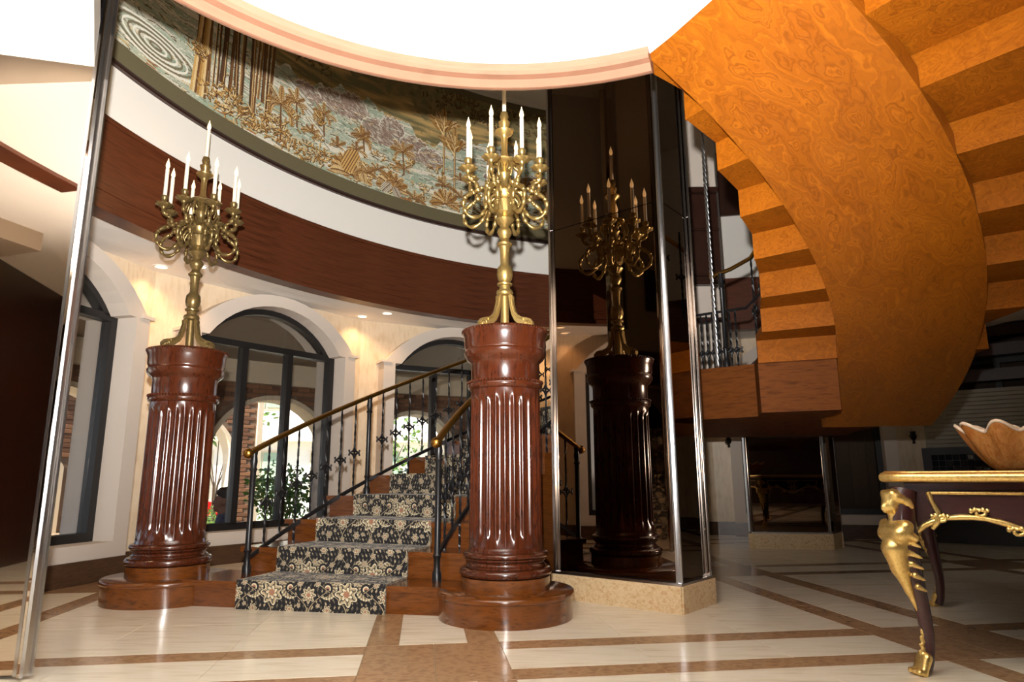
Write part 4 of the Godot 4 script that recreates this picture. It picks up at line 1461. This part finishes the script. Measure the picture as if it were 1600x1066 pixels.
	for k in 8:
		var a := TAU * (k + 0.5) / 8.0
		var e := Vector3(cos(a), 0, sin(a))
		var far := 0.262 if k % 2 else 0.248
		var y := 0.0 if k % 2 else 0.015
		s = mb(true)
		var pts := []
		for q in [[0.05, 0.93], [0.085, 0.968], [0.12, 0.965], [0.137, 0.925], [0.13, 0.86], [0.142, 0.80], [0.178, 0.752], [0.225, 0.735], [0.268, 0.755], [0.292, 0.81], [0.277, 0.866], [0.237, 0.90], [0.20, 0.93], [0.205, 0.975], [0.235, 0.99], [far, 1.02], [far, 1.06 + y]]:
			pts.append(e * q[0] + Vector3(0, q[1], 0))
		var cur := Curve3D.new()
		for i in pts.size():
			var t: Vector3 = (pts[mini(i + 1, pts.size() - 1)] - pts[maxi(i - 1, 0)]) * 0.17
			cur.add_point(pts[i], -t, t)
		cur.bake_interval = 0.014
		var bp := Array(cur.get_baked_points())
		var rr := []
		for i in bp.size(): rr.append(0.0125 + 0.004 * sin(i * 0.8) * (1.0 if i > 6 else 0.3))
		tube(s, bp, rr, 8)
		# leaf knobs on the arm
		for q in [[0.125, 0.972, 0.022], [0.19, 0.93, 0.024], [0.133, 0.84, 0.016], [0.28, 0.86, 0.017], [0.235, 1.0, 0.018], [0.222, 0.905, 0.018], [0.165, 0.95, 0.015]]:
			ball(s, e * q[0] + Vector3(0, q[1], 0), q[2], 8, Vector3(1, 0.8, 1))
		var arm := mi("arm", s, mat, c)
		s = mb()
		var top := 1.06 + y
		var lobes := func(an: float, yy: float) -> float: return 1.0 + (0.14 if yy > top - 0.012 and yy < top + 0.022 else 0.0) * cos(an * 8.0)
		lathe(s, [Vector2(0, top - 0.03), Vector2(0.016, top - 0.025), Vector2(0.022, top - 0.012), Vector2(0.048, top), Vector2(0.056, top + 0.012), Vector2(0.05, top + 0.02), Vector2(0.02, top + 0.026), Vector2(0.017, top + 0.04), Vector2(0.026, top + 0.055), Vector2(0.027, top + 0.072), Vector2(0.02, top + 0.078), Vector2(0.0, top + 0.078)], 24, Transform3D(Basis(), e * far), lobes)
		mi("drip_pan", s, mat, arm)
		add_candle(arm, e * far + Vector3(0, top + 0.075, 0), 0.215)

func add_candle(parent: Node, at: Vector3, h: float):
	var s := mb()
	lathe(s, [Vector2(0, 0), Vector2(0.0135, 0), Vector2(0.0135, h), Vector2(0.0, h)], 12, Transform3D(Basis(), at))
	mi("candle", s, M.candle, parent)
	s = mb()
	lathe(s, [Vector2(0, h), Vector2(0.008, h + 0.002), Vector2(0.014, h + 0.018), Vector2(0.015, h + 0.03), Vector2(0.011, h + 0.05), Vector2(0.005, h + 0.068), Vector2(0.0015, h + 0.085), Vector2(0, h + 0.086)], 12, Transform3D(Basis(), at))
	mi("flame_bulb", s, M.bulb, parent)
	var l := OmniLight3D.new()
	l.name = "bulb_light"
	l.light_color = rgb(255, 206, 140)
	l.light_energy = 0.012
	l.light_size = 0.012
	l.omni_range = 12.0
	l.omni_attenuation = 2.0
	l.shadow_enabled = true
	parent.add_child(l, true)
	l.position = at + Vector3(0, h + 0.03, 0)

func build_candelabra():
	make_candelabrum(Vector3(-0.045, 1.711, -4.165), 0.06, "bright gilt bronze candelabrum with nine candle bulbs on the right pedestal", M.gilt2)
	make_candelabrum(Vector3(-2.36, 1.711, -4.79), 0.35, "darker bronze candelabrum with nine candle bulbs on the left pedestal", M.bronze)

# ------------------------------------------------------------------ gilded writing table with shell bowl
func build_table():
	var t := thing("writing_table", Vector3(2.60, 0, -3.37), deg_to_rad(-33.5))
	tag(t, "dark veneered writing table with curved legs and ornate gilt mounts at the right edge", "table")
	var W := 0.60
	var D := 0.93
	# top outline with gently bowed sides and ears at the corners
	var outline := PackedVector2Array()
	for sd in 4:
		for i in 12:
			var u := i / 12.0 * 2.0 - 1.0
			var bow := 0.025 * (1.0 - pow(absf(u), 2.0)) - 0.012 * sin(absf(u) * PI)
			match sd:
				0: outline.append(Vector2(u * W, D - 0.012 + bow))
				1: outline.append(Vector2(W - 0.012 + bow, -u * D))
				2: outline.append(Vector2(-u * W, -D + 0.012 - bow))
				3: outline.append(Vector2(-W + 0.012 - bow, u * D))
	var s := mb()
	var inset := PackedVector2Array()
	for p in outline: inset.append(p * Vector2(0.985, 0.99))
	slab(s, inset, 0.775, 0.812)
	mi("top", s, M.tablewood, t)
	s = mb(true)
	var ep := []
	for p in outline: ep.append(Vector3(p.x, 0.792, p.y))
	tube(s, ep, 0.021, 10, true)
	var ep2 := []
	for p in outline: ep2.append(Vector3(p.x * 0.992, 0.810, p.y * 0.994))
	tube(s, ep2, 0.008, 6, true)
	var tm := mi("gilt_edge", s, M.gilt, t)
	s = mb(true)
	for i in outline.size():
		var p := outline[i]
		var q := outline[(i + 1) % outline.size()]
		for k in 4:
			var e := p.lerp(q, k / 4.0)
			ball(s, Vector3(e.x * 0.997, 0.806, e.y * 0.998), 0.007, 6)
	mi("bead_row", s, M.gilt, tm)
	# dark frieze under the top
	s = mb()
	slab(s, PackedVector2Array([Vector2(-0.53, -0.86), Vector2(0.53, -0.86), Vector2(0.53, 0.86), Vector2(-0.53, 0.86)]), 0.735, 0.775)
	mi("frieze", s, M.tablewood, t)
	# aprons cut in a curve below
	for sd in 4:
		var half: float = 0.53 if sd % 2 == 0 else 0.86
		var off: float = 0.86 if sd % 2 == 0 else 0.53
		var xf := Transform3D(Basis(Vector3.UP, PI / 2 * sd), Vector3.ZERO)
		var up := []
		var lo := []
		for i in 25:
			var u := i / 24.0 * 2.0 - 1.0
			var x := u * half
			var y := 0.60 - 0.075 * pow(cos(u * PI * 0.5), 6.0) + 0.022 * sin(absf(u) * PI) - 0.06 * pow(absf(u), 10.0)
			up.append(Vector2(x, 0.735)); lo.append(Vector2(x, y))
		s = mb()
		band(s, lo, up, off - 0.025, off, xf, false)
		var ap := mi("apron", s, M.tablewood, t)
		s = mb(true)
		var e := []
		for i in 25: e.append(xf * Vector3(lo[i].x * 0.97, lo[i].y + 0.014, off + 0.006))
		var rr := []
		for i in 25: rr.append(0.009 + 0.004 * absf(sin(i * 1.1)))
		tube(s, e, rr, 8)
		tube(s, [xf * Vector3(-half * 0.84, 0.727, off + 0.006), xf * Vector3(half * 0.84, 0.727, off + 0.006)], 0.008, 6)
		for sg in [-1.0, 1.0]:
			tube(s, [xf * Vector3(sg * half * 0.84, 0.73, off + 0.007), xf * Vector3(sg * half * 0.82, 0.69, off + 0.008), xf * Vector3(sg * half * 0.79, 0.65, off + 0.008), xf * Vector3(sg * half * 0.80, 0.61, off + 0.008), xf * Vector3(sg * half * 0.84, 0.58, off + 0.008)], [0.012, 0.01, 0.012, 0.014, 0.008], 8)
			# acanthus scrolls along the lower edge
			for q in [[0.78, 0.02], [0.52, 0.03], [0.30, -0.01]]:
				var x: float = sg * half * q[0]
				var i := int((q[0] * sg + 1.0) * 12.0)
				var y: float = lo[i].y + q[1]
				var sp := []
				for k in 12:
					var f := k / 11.0
					sp.append(xf * Vector3(x + sg * 0.03 * (1.0 - 0.7 * f) * cos(f * 7.0), y + 0.018 * (1.0 - 0.7 * f) * sin(f * 7.0), off + 0.012))
				tube(s, sp, 0.007, 6)
				for k in 5: ball(s, xf * Vector3(x + 0.014 * (k - 2), y + 0.012 + 0.004 * (k % 2), off + 0.012), 0.009, 6)
		# pierced cartouche in the middle
		for k in 9:
			var a := TAU * k / 9.0
			ball(s, xf * Vector3(0.035 * cos(a), 0.675 + 0.042 * sin(a), off + 0.012), 0.013, 8, Vector3(1, 1.3, 0.8))
		for sg in [-1.0, 1.0]:
			for q in [[0.05, 0.72, 0.085, 0.69, 0.078, 0.66], [0.03, 0.63, 0.075, 0.62, 0.085, 0.645], [0.02, 0.6, 0.06, 0.575, 0.03, 0.55], [0.0, 0.64, 0.03, 0.6, 0.0, 0.555]]:
				tube(s, [xf * Vector3(sg * q[0], q[1], off + 0.012), xf * Vector3(sg * q[2], q[3], off + 0.014), xf * Vector3(sg * q[4], q[5], off + 0.01)], [0.012, 0.012, 0.005], 6)
		mi("gilt_mount", s, M.gilt, ap)
	# four curved legs, each with a gilt bust at the knee and a gilt shoe
	for sx in [-1.0, 1.0]:
		for sz in [-1.0, 1.0]:
			var dg := Vector3(sx, 0, sz).normalized()
			var root := Vector3(sx * 0.535, 0, sz * 0.865)
			s = mb(true)
			var line := []
			var rad := []
			for q in [[0.0, 0.74, 0.052], [0.015, 0.68, 0.055], [0.025, 0.60, 0.058], [0.022, 0.52, 0.052], [0.008, 0.42, 0.042], [-0.012, 0.32, 0.034], [-0.028, 0.22, 0.029], [-0.032, 0.13, 0.025], [-0.02, 0.06, 0.024], [-0.004, 0.025, 0.026]]:
				line.append(root + dg * q[0] + Vector3(0, q[1], 0)); rad.append(q[2])
			var cur := Curve3D.new()
			for i in line.size():
				var tg: Vector3 = (line[mini(i + 1, line.size() - 1)] - line[maxi(i - 1, 0)]) * 0.17
				cur.add_point(line[i], -tg, tg)
			cur.bake_interval = 0.03
			var bp := Array(cur.get_baked_points())
			var rr := []
			for i in bp.size():
				var f := float(i) / (bp.size() - 1) * (rad.size() - 1)
				rr.append(lerpf(rad[int(f)], rad[mini(int(f) + 1, rad.size() - 1)], f - int(f)))
			tube(s, bp, rr, 12)
			var leg := mi("leg", s, M.tablewood, t)
			# bust
			var side := Vector3(-dg.z, 0, dg.x)
			var o := root + dg * 0.062
			var V := func(f: float, h: float, l := 0.0) -> Vector3: return o + dg * f + Vector3(0, h, 0) + side * l
			var bones := [[V.call(0.0, 0.692), 0.036, V.call(0.008, 0.666), 0.031], [V.call(0.026, 0.655), 0.012, V.call(0.03, 0.648), 0.009], [V.call(0.036, 0.668), 0.006, V.call(0.04, 0.658), 0.007], [V.call(-0.02, 0.70), 0.032, V.call(-0.026, 0.672), 0.026], [V.call(0.0, 0.64), 0.02, V.call(-0.004, 0.605), 0.022],
				[V.call(-0.005, 0.59, -0.045), 0.026, V.call(-0.005, 0.59, 0.045), 0.026], [V.call(0.008, 0.56, -0.03), 0.034, V.call(0.008, 0.56, 0.03), 0.034], [V.call(0.012, 0.50), 0.046, V.call(0.0, 0.42), 0.03], [V.call(0.0, 0.42), 0.03, V.call(-0.026, 0.33), 0.014], [V.call(-0.026, 0.33), 0.014, V.call(-0.05, 0.25), 0.006]]
			for l in [-1.0, 1.0]:
				bones.append([V.call(0.022, 0.678, l * 0.014), 0.004, V.call(0.026, 0.674, l * 0.012), 0.004])
				for k in 4: bones.append([V.call(0.012 - 0.014 * k, 0.712 - 0.01 * k, l * (0.02 + 0.006 * k)), 0.013, V.call(0.004 - 0.014 * k, 0.70 - 0.012 * k, l * (0.03 + 0.003 * k)), 0.011])
				for k in 5: bones.append([V.call(-0.012 - 0.006 * k, 0.53 - 0.045 * k, l * 0.03), 0.012, V.call(-0.03 - 0.008 * k, 0.512 - 0.045 * k, l * (0.066 - 0.008 * k)), 0.005])
				bones.append([V.call(0.0, 0.565, l * 0.05), 0.016, V.call(-0.02, 0.545, l * 0.062), 0.014])
			for q in bones:
				for w in [0, 2]:
					var rel: Vector3 = q[w] - (o + Vector3(0, 0.6, 0))
					q[w] = o + Vector3(0, 0.6, 0) + Vector3(rel.x * 1.25, rel.y * (1.12 if rel.y > 0.0 else 1.0), rel.z * 1.25)
				q[1] *= 1.1; q[3] *= 1.1
			s = mb(true)
			flesh(s, bones, 0.006 if sx < 0 and sz > 0 else 0.012, 0.012)
			tag(mi("gilt_bust", s, M.gilt, leg), "gilt female bust with acanthus scrolls")
			# shoe and the leafy strip above it
			s = mb(true)
			bones = []
			for l in [-1.0, 0.0, 1.0]:
				bones.append([root + dg * -0.006 + Vector3(0, 0.07, 0) + side * 0.016 * l, 0.02, root + dg * 0.022 + Vector3(0, 0.015, 0) + side * 0.02 * l, 0.014])
				bones.append([root + dg * 0.022 + Vector3(0, 0.014, 0) + side * 0.02 * l, 0.013, root + dg * 0.045 + Vector3(0, 0.02, 0) + side * 0.024 * l, 0.011])
			for k in 6: bones.append([root + dg * (-0.006 - 0.003 * k) + Vector3(0, 0.08 + 0.025 * k, 0), 0.011, root + dg * (0.012 - 0.006 * k) + Vector3(0, 0.095 + 0.025 * k, 0), 0.006])
			flesh(s, bones, 0.006 if sx < 0 else 0.011, 0.01)
			mi("gilt_shoe", s, M.gilt, leg)
	# fluted onyx bowl
	var bowl := thing("shell_bowl", Vector3(2.39, 0.818, -3.20), 0.3)
	tag(bowl, "amber onyx bowl with a scalloped shell rim on the gilt table", "bowl")
	for side_ in [0, 1]:
		s = mb(true)
		var seg := 108
		var rows := 18
		var f := func(i: int, j: int) -> Vector3:
			var tt := float(j) / rows
			var a := TAU * i / seg
			var w := cos(a * 9.0)
			var r := 0.085 + 0.14 * pow(tt, 0.75)
			r *= 1.0 + 0.10 * tt * w
			var y := 0.20 * pow(tt, 1.15) + 0.022 * w * pow(tt, 5.0)
			if side_ == 1: r -= 0.014; y = maxf(y, 0.02)
			return Vector3(r * cos(a), y, r * sin(a))
		for i in seg:
			for j in rows:
				var A: Vector3 = f.call(i, j)
				quad(s, A, f.call(i + 1, j), f.call(i + 1, j + 1), f.call(i, j + 1), Vector3(A.x, -0.05, A.z) * (1.0 if side_ == 0 else -1.0))
			var A2: Vector3 = f.call(i, 0)
			tri(s, Vector3(0, A2.y, 0), A2, f.call(i + 1, 0), Vector3.DOWN if side_ == 0 else Vector3.UP)
		mi("outer_shell" if side_ == 0 else "inner_shell", s, M.onyx, bowl)
	s = mb(true)
	var rp := []
	for i in 108:
		var a := TAU * i / 108.0
		var w := cos(a * 9.0)
		var r := 0.225 * (1.0 + 0.10 * w) - 0.007
		rp.append(Vector3(r * cos(a), 0.202 + 0.022 * w, r * sin(a)))
	tube(s, rp, 0.009, 6, true)
	mi("rim", s, M.onyxrim, bowl)

# ------------------------------------------------------------------ dim far right corner
func build_far_right():
	# counter front of small black tiles in a bay of the far wall
	var xf := facet(129.0, 5.5)
	var c := thing("tiled_counter")
	tag(c, "black counter front of glossy small tiles by the far right wall", "counter")
	var s := mb()
	bx(s, xf * Vector3(0, 0.57, -0.2), Vector3(1.5, 1.12, 0.3), xf.basis)
	mi("carcass", s, M.blackframe, c)
	var gloss := plain(rgb(30, 34, 42), 0.08)
	var t := mb()
	cbx(t, Vector3.ZERO, Vector3(0.066, 0.066, 0.012), 0.006)
	var tm := done(t)
	rng.seed = 91
	for i in 18:
		for j in 8:
			var tilt := Basis.from_euler(Vector3(rng.randf_range(-0.12, 0.12), rng.randf_range(-0.12, 0.12), 0))
			piece("tile", tm, gloss, xf * Transform3D(tilt, Vector3(-0.62 + 0.073 * i, 0.50 + 0.073 * j, -0.044)), c)
	s = mb(true)
	tube(s, [xf * Vector3(-0.74, 0.42, -0.03), xf * Vector3(0.74, 0.42, -0.03)], 0.02, 10)
	mi("foot_rail", s, M.chrome, c)
	# rolled shutter above it
	var sh := thing("roller_shutter")
	tag(sh, "grey roller shutter half lowered behind the black counter", "shutter")
	for i in 14:
		s = mb()
		cbx(s, xf * Vector3(0.0, 1.16 + 0.05 * i, -0.28), Vector3(1.45, 0.048, 0.02), 0.006, xf.basis)
		mi("slat", s, M.shutter, sh)
	for q in [[1.98, 0.14], [2.28, 0.14], [2.5, 0.12]]:
		s = mb()
		bx(s, xf * Vector3(0.1, q[0], -0.22), Vector3(1.7, q[1], 0.2), xf.basis)
		tag(mi("trim_7", s, M.darkpanel), "", "", "", "structure")
	# dark wall brackets
	for q in [[120.6, 5.74, 1.27, "small dark wall bracket on the travertine pier under the upper flight"], [98.2, 5.74, 1.27, "small dark wall bracket on the pier right of the mirrored column"], [144.6, 5.7, 2.15, "small dark wall bracket high on the far right pier"]]:
		var k := thing("wall_bracket", P(q[0], q[1], q[2]))
		tag(k, q[3], "bracket", "dark wall brackets")
		s = mb()
		lathe(s, [Vector2(0, -0.08), Vector2(0.02, -0.075), Vector2(0.012, -0.04), Vector2(0.03, -0.02), Vector2(0.045, 0.02), Vector2(0.03, 0.04), Vector2(0.035, 0.075), Vector2(0, 0.08)], 12)
		mi("body", s, M.iron, k)
		s = mb(true)
		var out := (P(q[0], 6.2) - P(q[0], 5.7)).normalized()
		tube(s, [out * 0.01, out * 0.14 + Vector3(0, -0.03, 0), out * 0.27], 0.012, 6)
		mi("arm", s, M.iron, k)

# ------------------------------------------------------------------ recessed downlights
func build_lights():
	for k in 8:
		var deg := 0.65 + 24.0 * k
		for q in [[5.60, 0.6], [5.93, -0.9]]:
			var at := P(deg + q[1], q[0], 2.75)
			var d := thing("recessed_downlight", at)
			var near: String = ["front left", "left", "back left", "back", "back right", "right", "far right", "front right"][k]
			tag(d, "round white recessed downlight over the %s pier, %s of the pair" % [near, "nearer the stairwell" if q[0] < 5.8 else "nearer the wall"], "downlight", "recessed downlights in the soffit")
			var s := mb()
			lathe(s, [Vector2(0.052, -0.004), Vector2(0.075, -0.006), Vector2(0.078, 0.0), Vector2(0.06, 0.001)], 28)
			mi("ring", s, M.white, d)
			s = mb()
			lathe(s, [Vector2(0, -0.002), Vector2(0.055, -0.002), Vector2(0.055, 0.0), Vector2(0, 0.0)], 28)
			var lit := k < 4
			mi("lens", s, M.lamp if lit else M.plaster, d)
			if lit:
				var l := SpotLight3D.new()
				l.name = "lamp_light"
				l.light_color = rgb(255, 206, 150)
				l.light_energy = 0.5
				l.light_size = 0.05
				l.spot_range = 12.0
				l.spot_attenuation = 2.0
				l.spot_angle = 62.0
				l.spot_angle_attenuation = 0.8
				l.shadow_enabled = true
				d.add_child(l)
				l.position = Vector3(0, -0.02, 0)
				l.rotation_degrees = Vector3(-90, 0, 0)

# ------------------------------------------------------------------ outdoors: garden, building, car, the man on the porch
func leaves(s: SurfaceTool, c: Vector3, r: Vector3, n: int, size: float):
	for i in n:
		var d := Vector3(rng.randfn(), rng.randfn(), rng.randfn()).normalized() * pow(rng.randf(), 0.4)
		var p := c + d * r
		var a := Vector3(rng.randfn(), rng.randfn() * 0.6 - 0.3, rng.randfn()).normalized()
		var b := a.cross(Vector3(rng.randfn(), rng.randfn(), rng.randfn())).normalized()
		var l := size * rng.randf_range(0.7, 1.3)
		var o := a.cross(b)
		quad(s, p, p + a * l * 0.5 + b * l * 0.24, p + a * l, p + a * l * 0.5 - b * l * 0.24, o)

func make_bush(called: String, label: String, at: Vector3, r: Vector3, h: float, n: int, size: float, mats: Array, cat := "shrub"):
	var t := thing(called, at)
	tag(t, label, cat)
	for k in mats.size():
		var s := mb()
		leaves(s, Vector3(0, h, 0), r, n / mats.size(), size)
		mi("foliage", s, mats[k], t)
	var s := mb(true)
	for k in 5:
		var a := TAU * k / 5.0
		tube(s, [Vector3(0.02 * cos(a), 0, 0.02 * sin(a)), Vector3(0.05 * cos(a), h * 0.45, 0.05 * sin(a)), Vector3(r.x * 0.5 * cos(a), h, r.z * 0.5 * sin(a))], [0.025, 0.018, 0.008], 6)
	mi("stem", s, M.bark, t)
	return t

func build_outside():
	rng.seed = 44
	var s := mb()
	bx(s, Vector3(-6, -0.8, -24), Vector3(60, 0.1, 44))
	tag(mi("floor_outside", s, plain(rgb(186, 182, 170), 0.9)), "", "", "", "structure")
	make_bush("ficus_bush", "round leafy green bush outside the middle window", P(52.6, 9.9, -0.7), Vector3(0.55, 0.5, 0.5), 1.28, 900, 0.11, [M.leafA, M.leafB, M.leafC])
	make_bush("ficus_bush", "leafy green bush outside seen above the carpeted steps", P(65.0, 9.95, -0.7), Vector3(0.55, 0.45, 0.45), 1.25, 700, 0.11, [M.leafA, M.leafC])
	make_bush("garden_tree", "thin leafed tree outside, top seen inside the middle arch", P(53.8, 15.5, -0.75), Vector3(1.3, 0.8, 1.0), 3.1, 300, 0.2, [M.leafA, M.leafB], "tree")
	make_bush("garden_tree", "leafy tree outside beyond the arch behind the stair railing", P(68.0, 15.0, -0.75), Vector3(1.3, 1.2, 1.1), 2.4, 420, 0.2, [M.leafA, M.leafB], "tree")
	var hd := thing("clipped_hedge", P(56, 13.0, -0.75))
	tag(hd, "low clipped bright green hedge beyond the porch", "hedge")
	for mat in [M.leafB, M.leafA]:
		s = mb()
		for i in 14:
			leaves(s, Vector3(-2.6 + 0.4 * i, 0.55, 0.22 * i - 1.6), Vector3(0.4, 0.5, 0.35), 90, 0.1)
		mi("foliage", s, mat, hd)
	# pale building across the drive
	var b := thing("pale_building", Vector3(-9.5, -0.75, -26), 0.3)
	tag(b, "white building with pale green shutters across the drive", "building")
	s = mb()
	bx(s, Vector3(0, 4, 0), Vector3(22, 8, 3))
	mi("wall", s, plain(rgb(240, 238, 230), 0.8), b)
	var green := plain(rgb(150, 176, 152), 0.6)
	for i in 9:
		for j in 2:
			s = mb()
			cbx(s, Vector3(-8.8 + 2.2 * i, 1.7 + 3.2 * j, 1.52), Vector3(1.1, 1.7, 0.08), 0.01)
			var w := mi("window", s, M.archwhite, b)
			for sg in [-1.0, 1.0]:
				s = mb()
				bx(s, Vector3(-8.8 + 2.2 * i + sg * 0.27, 1.7 + 3.2 * j, 1.57), Vector3(0.48, 1.56, 0.05))
				mi("shutter", s, green, w)
	for j in 3:
		s = mb()
		bx(s, Vector3(0, 2.95 + 3.2 * j - 0.0, 1.75), Vector3(22, 0.16, 0.6))
		mi("ledge", s, M.archwhite, b)
	# red car parked left of the building
	var car := thing("parked_car", Vector3(-9.3, -0.75, -17.9), 0.5)
	tag(car, "red car parked outside behind the seated man", "car")
	var red := plain(rgb(196, 24, 26), 0.2)
	s = mb()
	prism(s, PackedVector2Array([Vector2(-2.1, 0.35), Vector2(2.1, 0.35), Vector2(2.15, 0.7), Vector2(1.95, 0.92), Vector2(0.95, 1.0), Vector2(0.4, 1.4), Vector2(-1.1, 1.43), Vector2(-1.75, 1.0), Vector2(-2.12, 0.92)]), -0.85, 0.85)
	mi("body", s, red, car)
	s = mb()
	for z in [-0.86, 0.86]:
		prism(s, PackedVector2Array([Vector2(-1.5, 1.0), Vector2(0.75, 1.0), Vector2(0.35, 1.34), Vector2(-1.05, 1.36)]), z - 0.01, z + 0.01)
	mi("side_window", s, M.blackframe, car)
	for x in [-1.3, 1.35]:
		for z in [-0.8, 0.8]:
			s = mb()
			lathe(s, [Vector2(0, -0.1), Vector2(0.3, -0.1), Vector2(0.33, -0.05), Vector2(0.33, 0.05), Vector2(0.3, 0.1), Vector2(0, 0.1)], 24, Transform3D(Basis(Vector3.RIGHT, PI / 2), Vector3(x, 0.33, z)))
			mi("wheel", s, M.blackframe, car)
	# small notice on the arch pillar
	var sx := facet(54.9, 9.16)
	var sg := thing("wall_notice", sx.origin + Vector3(0, 0.83, 0))
	sg.basis = sx.basis
	tag(sg, "small white notice with red print on the brick pillar outside", "sign")
	s = mb()
	cbx(s, Vector3(0, 0, 0.02), Vector3(0.17, 0.19, 0.008), 0.002)
	mi("board", s, M.white, sg)
	s = mb()
	for y in [0.05, 0.02, -0.04]: bx(s, Vector3(0, y, 0.026), Vector3(0.13, 0.014 if y < 0.04 else 0.03, 0.002))
	mi("print", s, plain(rgb(190, 50, 40), 0.6), sg)
	build_man()

func build_man():
	# seated outside the middle window, seen from the side: facing left
	var at := P(36.7, 6.64, -0.6)
	var man := thing("person", at, 0.0)
	var fw := Vector3(-0.93, 0, 0.37).normalized()
	man.basis = Basis(Vector3.UP.cross(-fw), Vector3.UP, -fw)   # looks along -z of its own frame
	tag(man, "man in a dark blue shirt sitting outside behind the window, head turned left", "person")
	var skin := plain(rgb(120, 84, 66), 0.6)
	var shirt := plain(rgb(50, 62, 88), 0.85)
	var cloth := plain(rgb(40, 40, 46), 0.9)
	var hair := plain(rgb(26, 22, 20), 0.7)
	var s := mb(true)
	# neck and head
	var bones := [[Vector3(0, 0.98, 0.0), 0.058, Vector3(0, 1.08, -0.015), 0.055], [Vector3(0, 1.20, 0.01), 0.085, Vector3(0, 1.17, -0.02), 0.078], [Vector3(0, 1.12, -0.05), 0.055, Vector3(0, 1.085, -0.075), 0.034], [Vector3(0, 1.17, -0.098), 0.012, Vector3(0, 1.14, -0.118), 0.015], [Vector3(-0.02, 1.10, -0.098), 0.012, Vector3(0.02, 1.10, -0.098), 0.012]]
	for l in [-1.0, 1.0]:
		bones.append([Vector3(l * 0.082, 1.17, 0.0), 0.014, Vector3(l * 0.086, 1.135, 0.0), 0.011])
		bones.append([Vector3(l * 0.012, 1.19, -0.095), 0.012, Vector3(l * 0.045, 1.19, -0.085), 0.011])
	# hands resting on the thighs
	for l in [-1.0, 1.0]:
		var w := Vector3(l * 0.17, 0.60, -0.30)
		bones.append([Vector3(l * 0.24, 0.68, -0.12), 0.036, w, 0.028])
		bones.append([w, 0.028, w + Vector3(-l * 0.01, -0.015, -0.07), 0.034])
		for f in 4:
			var k := w + Vector3(l * (-0.035 + 0.021 * f), -0.012, -0.09)
			bones.append([k, 0.0105, k + Vector3(0, -0.008, -0.035 - 0.004 * (f % 3)), 0.0095])
			bones.append([k + Vector3(0, -0.008, -0.035), 0.0095, k + Vector3(0, -0.03, -0.058), 0.008])
		bones.append([w + Vector3(-l * 0.03, 0, -0.04), 0.012, w + Vector3(-l * 0.065, -0.01, -0.08), 0.009])
	flesh(s, bones, 0.009, 0.018)
	mi("body", s, skin, man)
	s = mb(true)
	bones = [[Vector3(0, 0.56, 0.05), 0.155, Vector3(0, 0.78, 0.03), 0.145], [Vector3(-0.1, 0.86, 0.02), 0.11, Vector3(0.1, 0.86, 0.02), 0.11], [Vector3(-0.17, 0.93, 0.01), 0.062, Vector3(0.17, 0.93, 0.01), 0.062], [Vector3(0, 0.96, 0.0), 0.075, Vector3(0, 1.0, 0.0), 0.066]]
	for l in [-1.0, 1.0]:
		bones.append([Vector3(l * 0.2, 0.92, 0.01), 0.062, Vector3(l * 0.26, 0.70, 0.0), 0.05])
		bones.append([Vector3(l * 0.26, 0.70, 0.0), 0.05, Vector3(l * 0.235, 0.68, -0.12), 0.045])
	flesh(s, bones, 0.018, 0.04)
	mi("shirt", s, shirt, man)
	s = mb(true)
	bones = [[Vector3(-0.06, 0.5, 0.04), 0.14, Vector3(0.06, 0.5, 0.04), 0.14]]
	for l in [-1.0, 1.0]:
		bones.append([Vector3(l * 0.1, 0.5, 0.0), 0.095, Vector3(l * 0.13, 0.5, -0.42), 0.066])
		bones.append([Vector3(l * 0.13, 0.5, -0.42), 0.066, Vector3(l * 0.13, 0.1, -0.42), 0.048])
		bones.append([Vector3(l * 0.13, 0.05, -0.40), 0.045, Vector3(l * 0.13, 0.035, -0.56), 0.035])
	flesh(s, bones, 0.02, 0.04)
	mi("trousers", s, cloth, man)
	s = mb(true)
	flesh(s, [[Vector3(0, 1.225, 0.02), 0.094, Vector3(0, 1.18, 0.045), 0.085], [Vector3(-0.04, 1.275, -0.04), 0.035, Vector3(0.04, 1.275, -0.04), 0.035], [Vector3(-0.03, 1.255, -0.075), 0.02, Vector3(0.03, 1.255, -0.075), 0.02]], 0.012, 0.02)
	mi("hair", s, hair, man)
	# the bench he sits on
	var bench := thing("porch_bench", at, 0.0)
	bench.basis = man.basis
	tag(bench, "low dark bench under the seated man outside", "bench")
	s = mb()
	cbx(s, Vector3(0, 0.335, 0.02), Vector3(0.5, 0.05, 0.42), 0.01)
	mi("seat", s, M.blackframe, bench)
	for x in [-0.2, 0.2]:
		for z in [-0.14, 0.18]:
			s = mb()
			cbx(s, Vector3(x, 0.155, z), Vector3(0.05, 0.31, 0.05), 0.006)
			mi("leg", s, M.blackframe, bench)
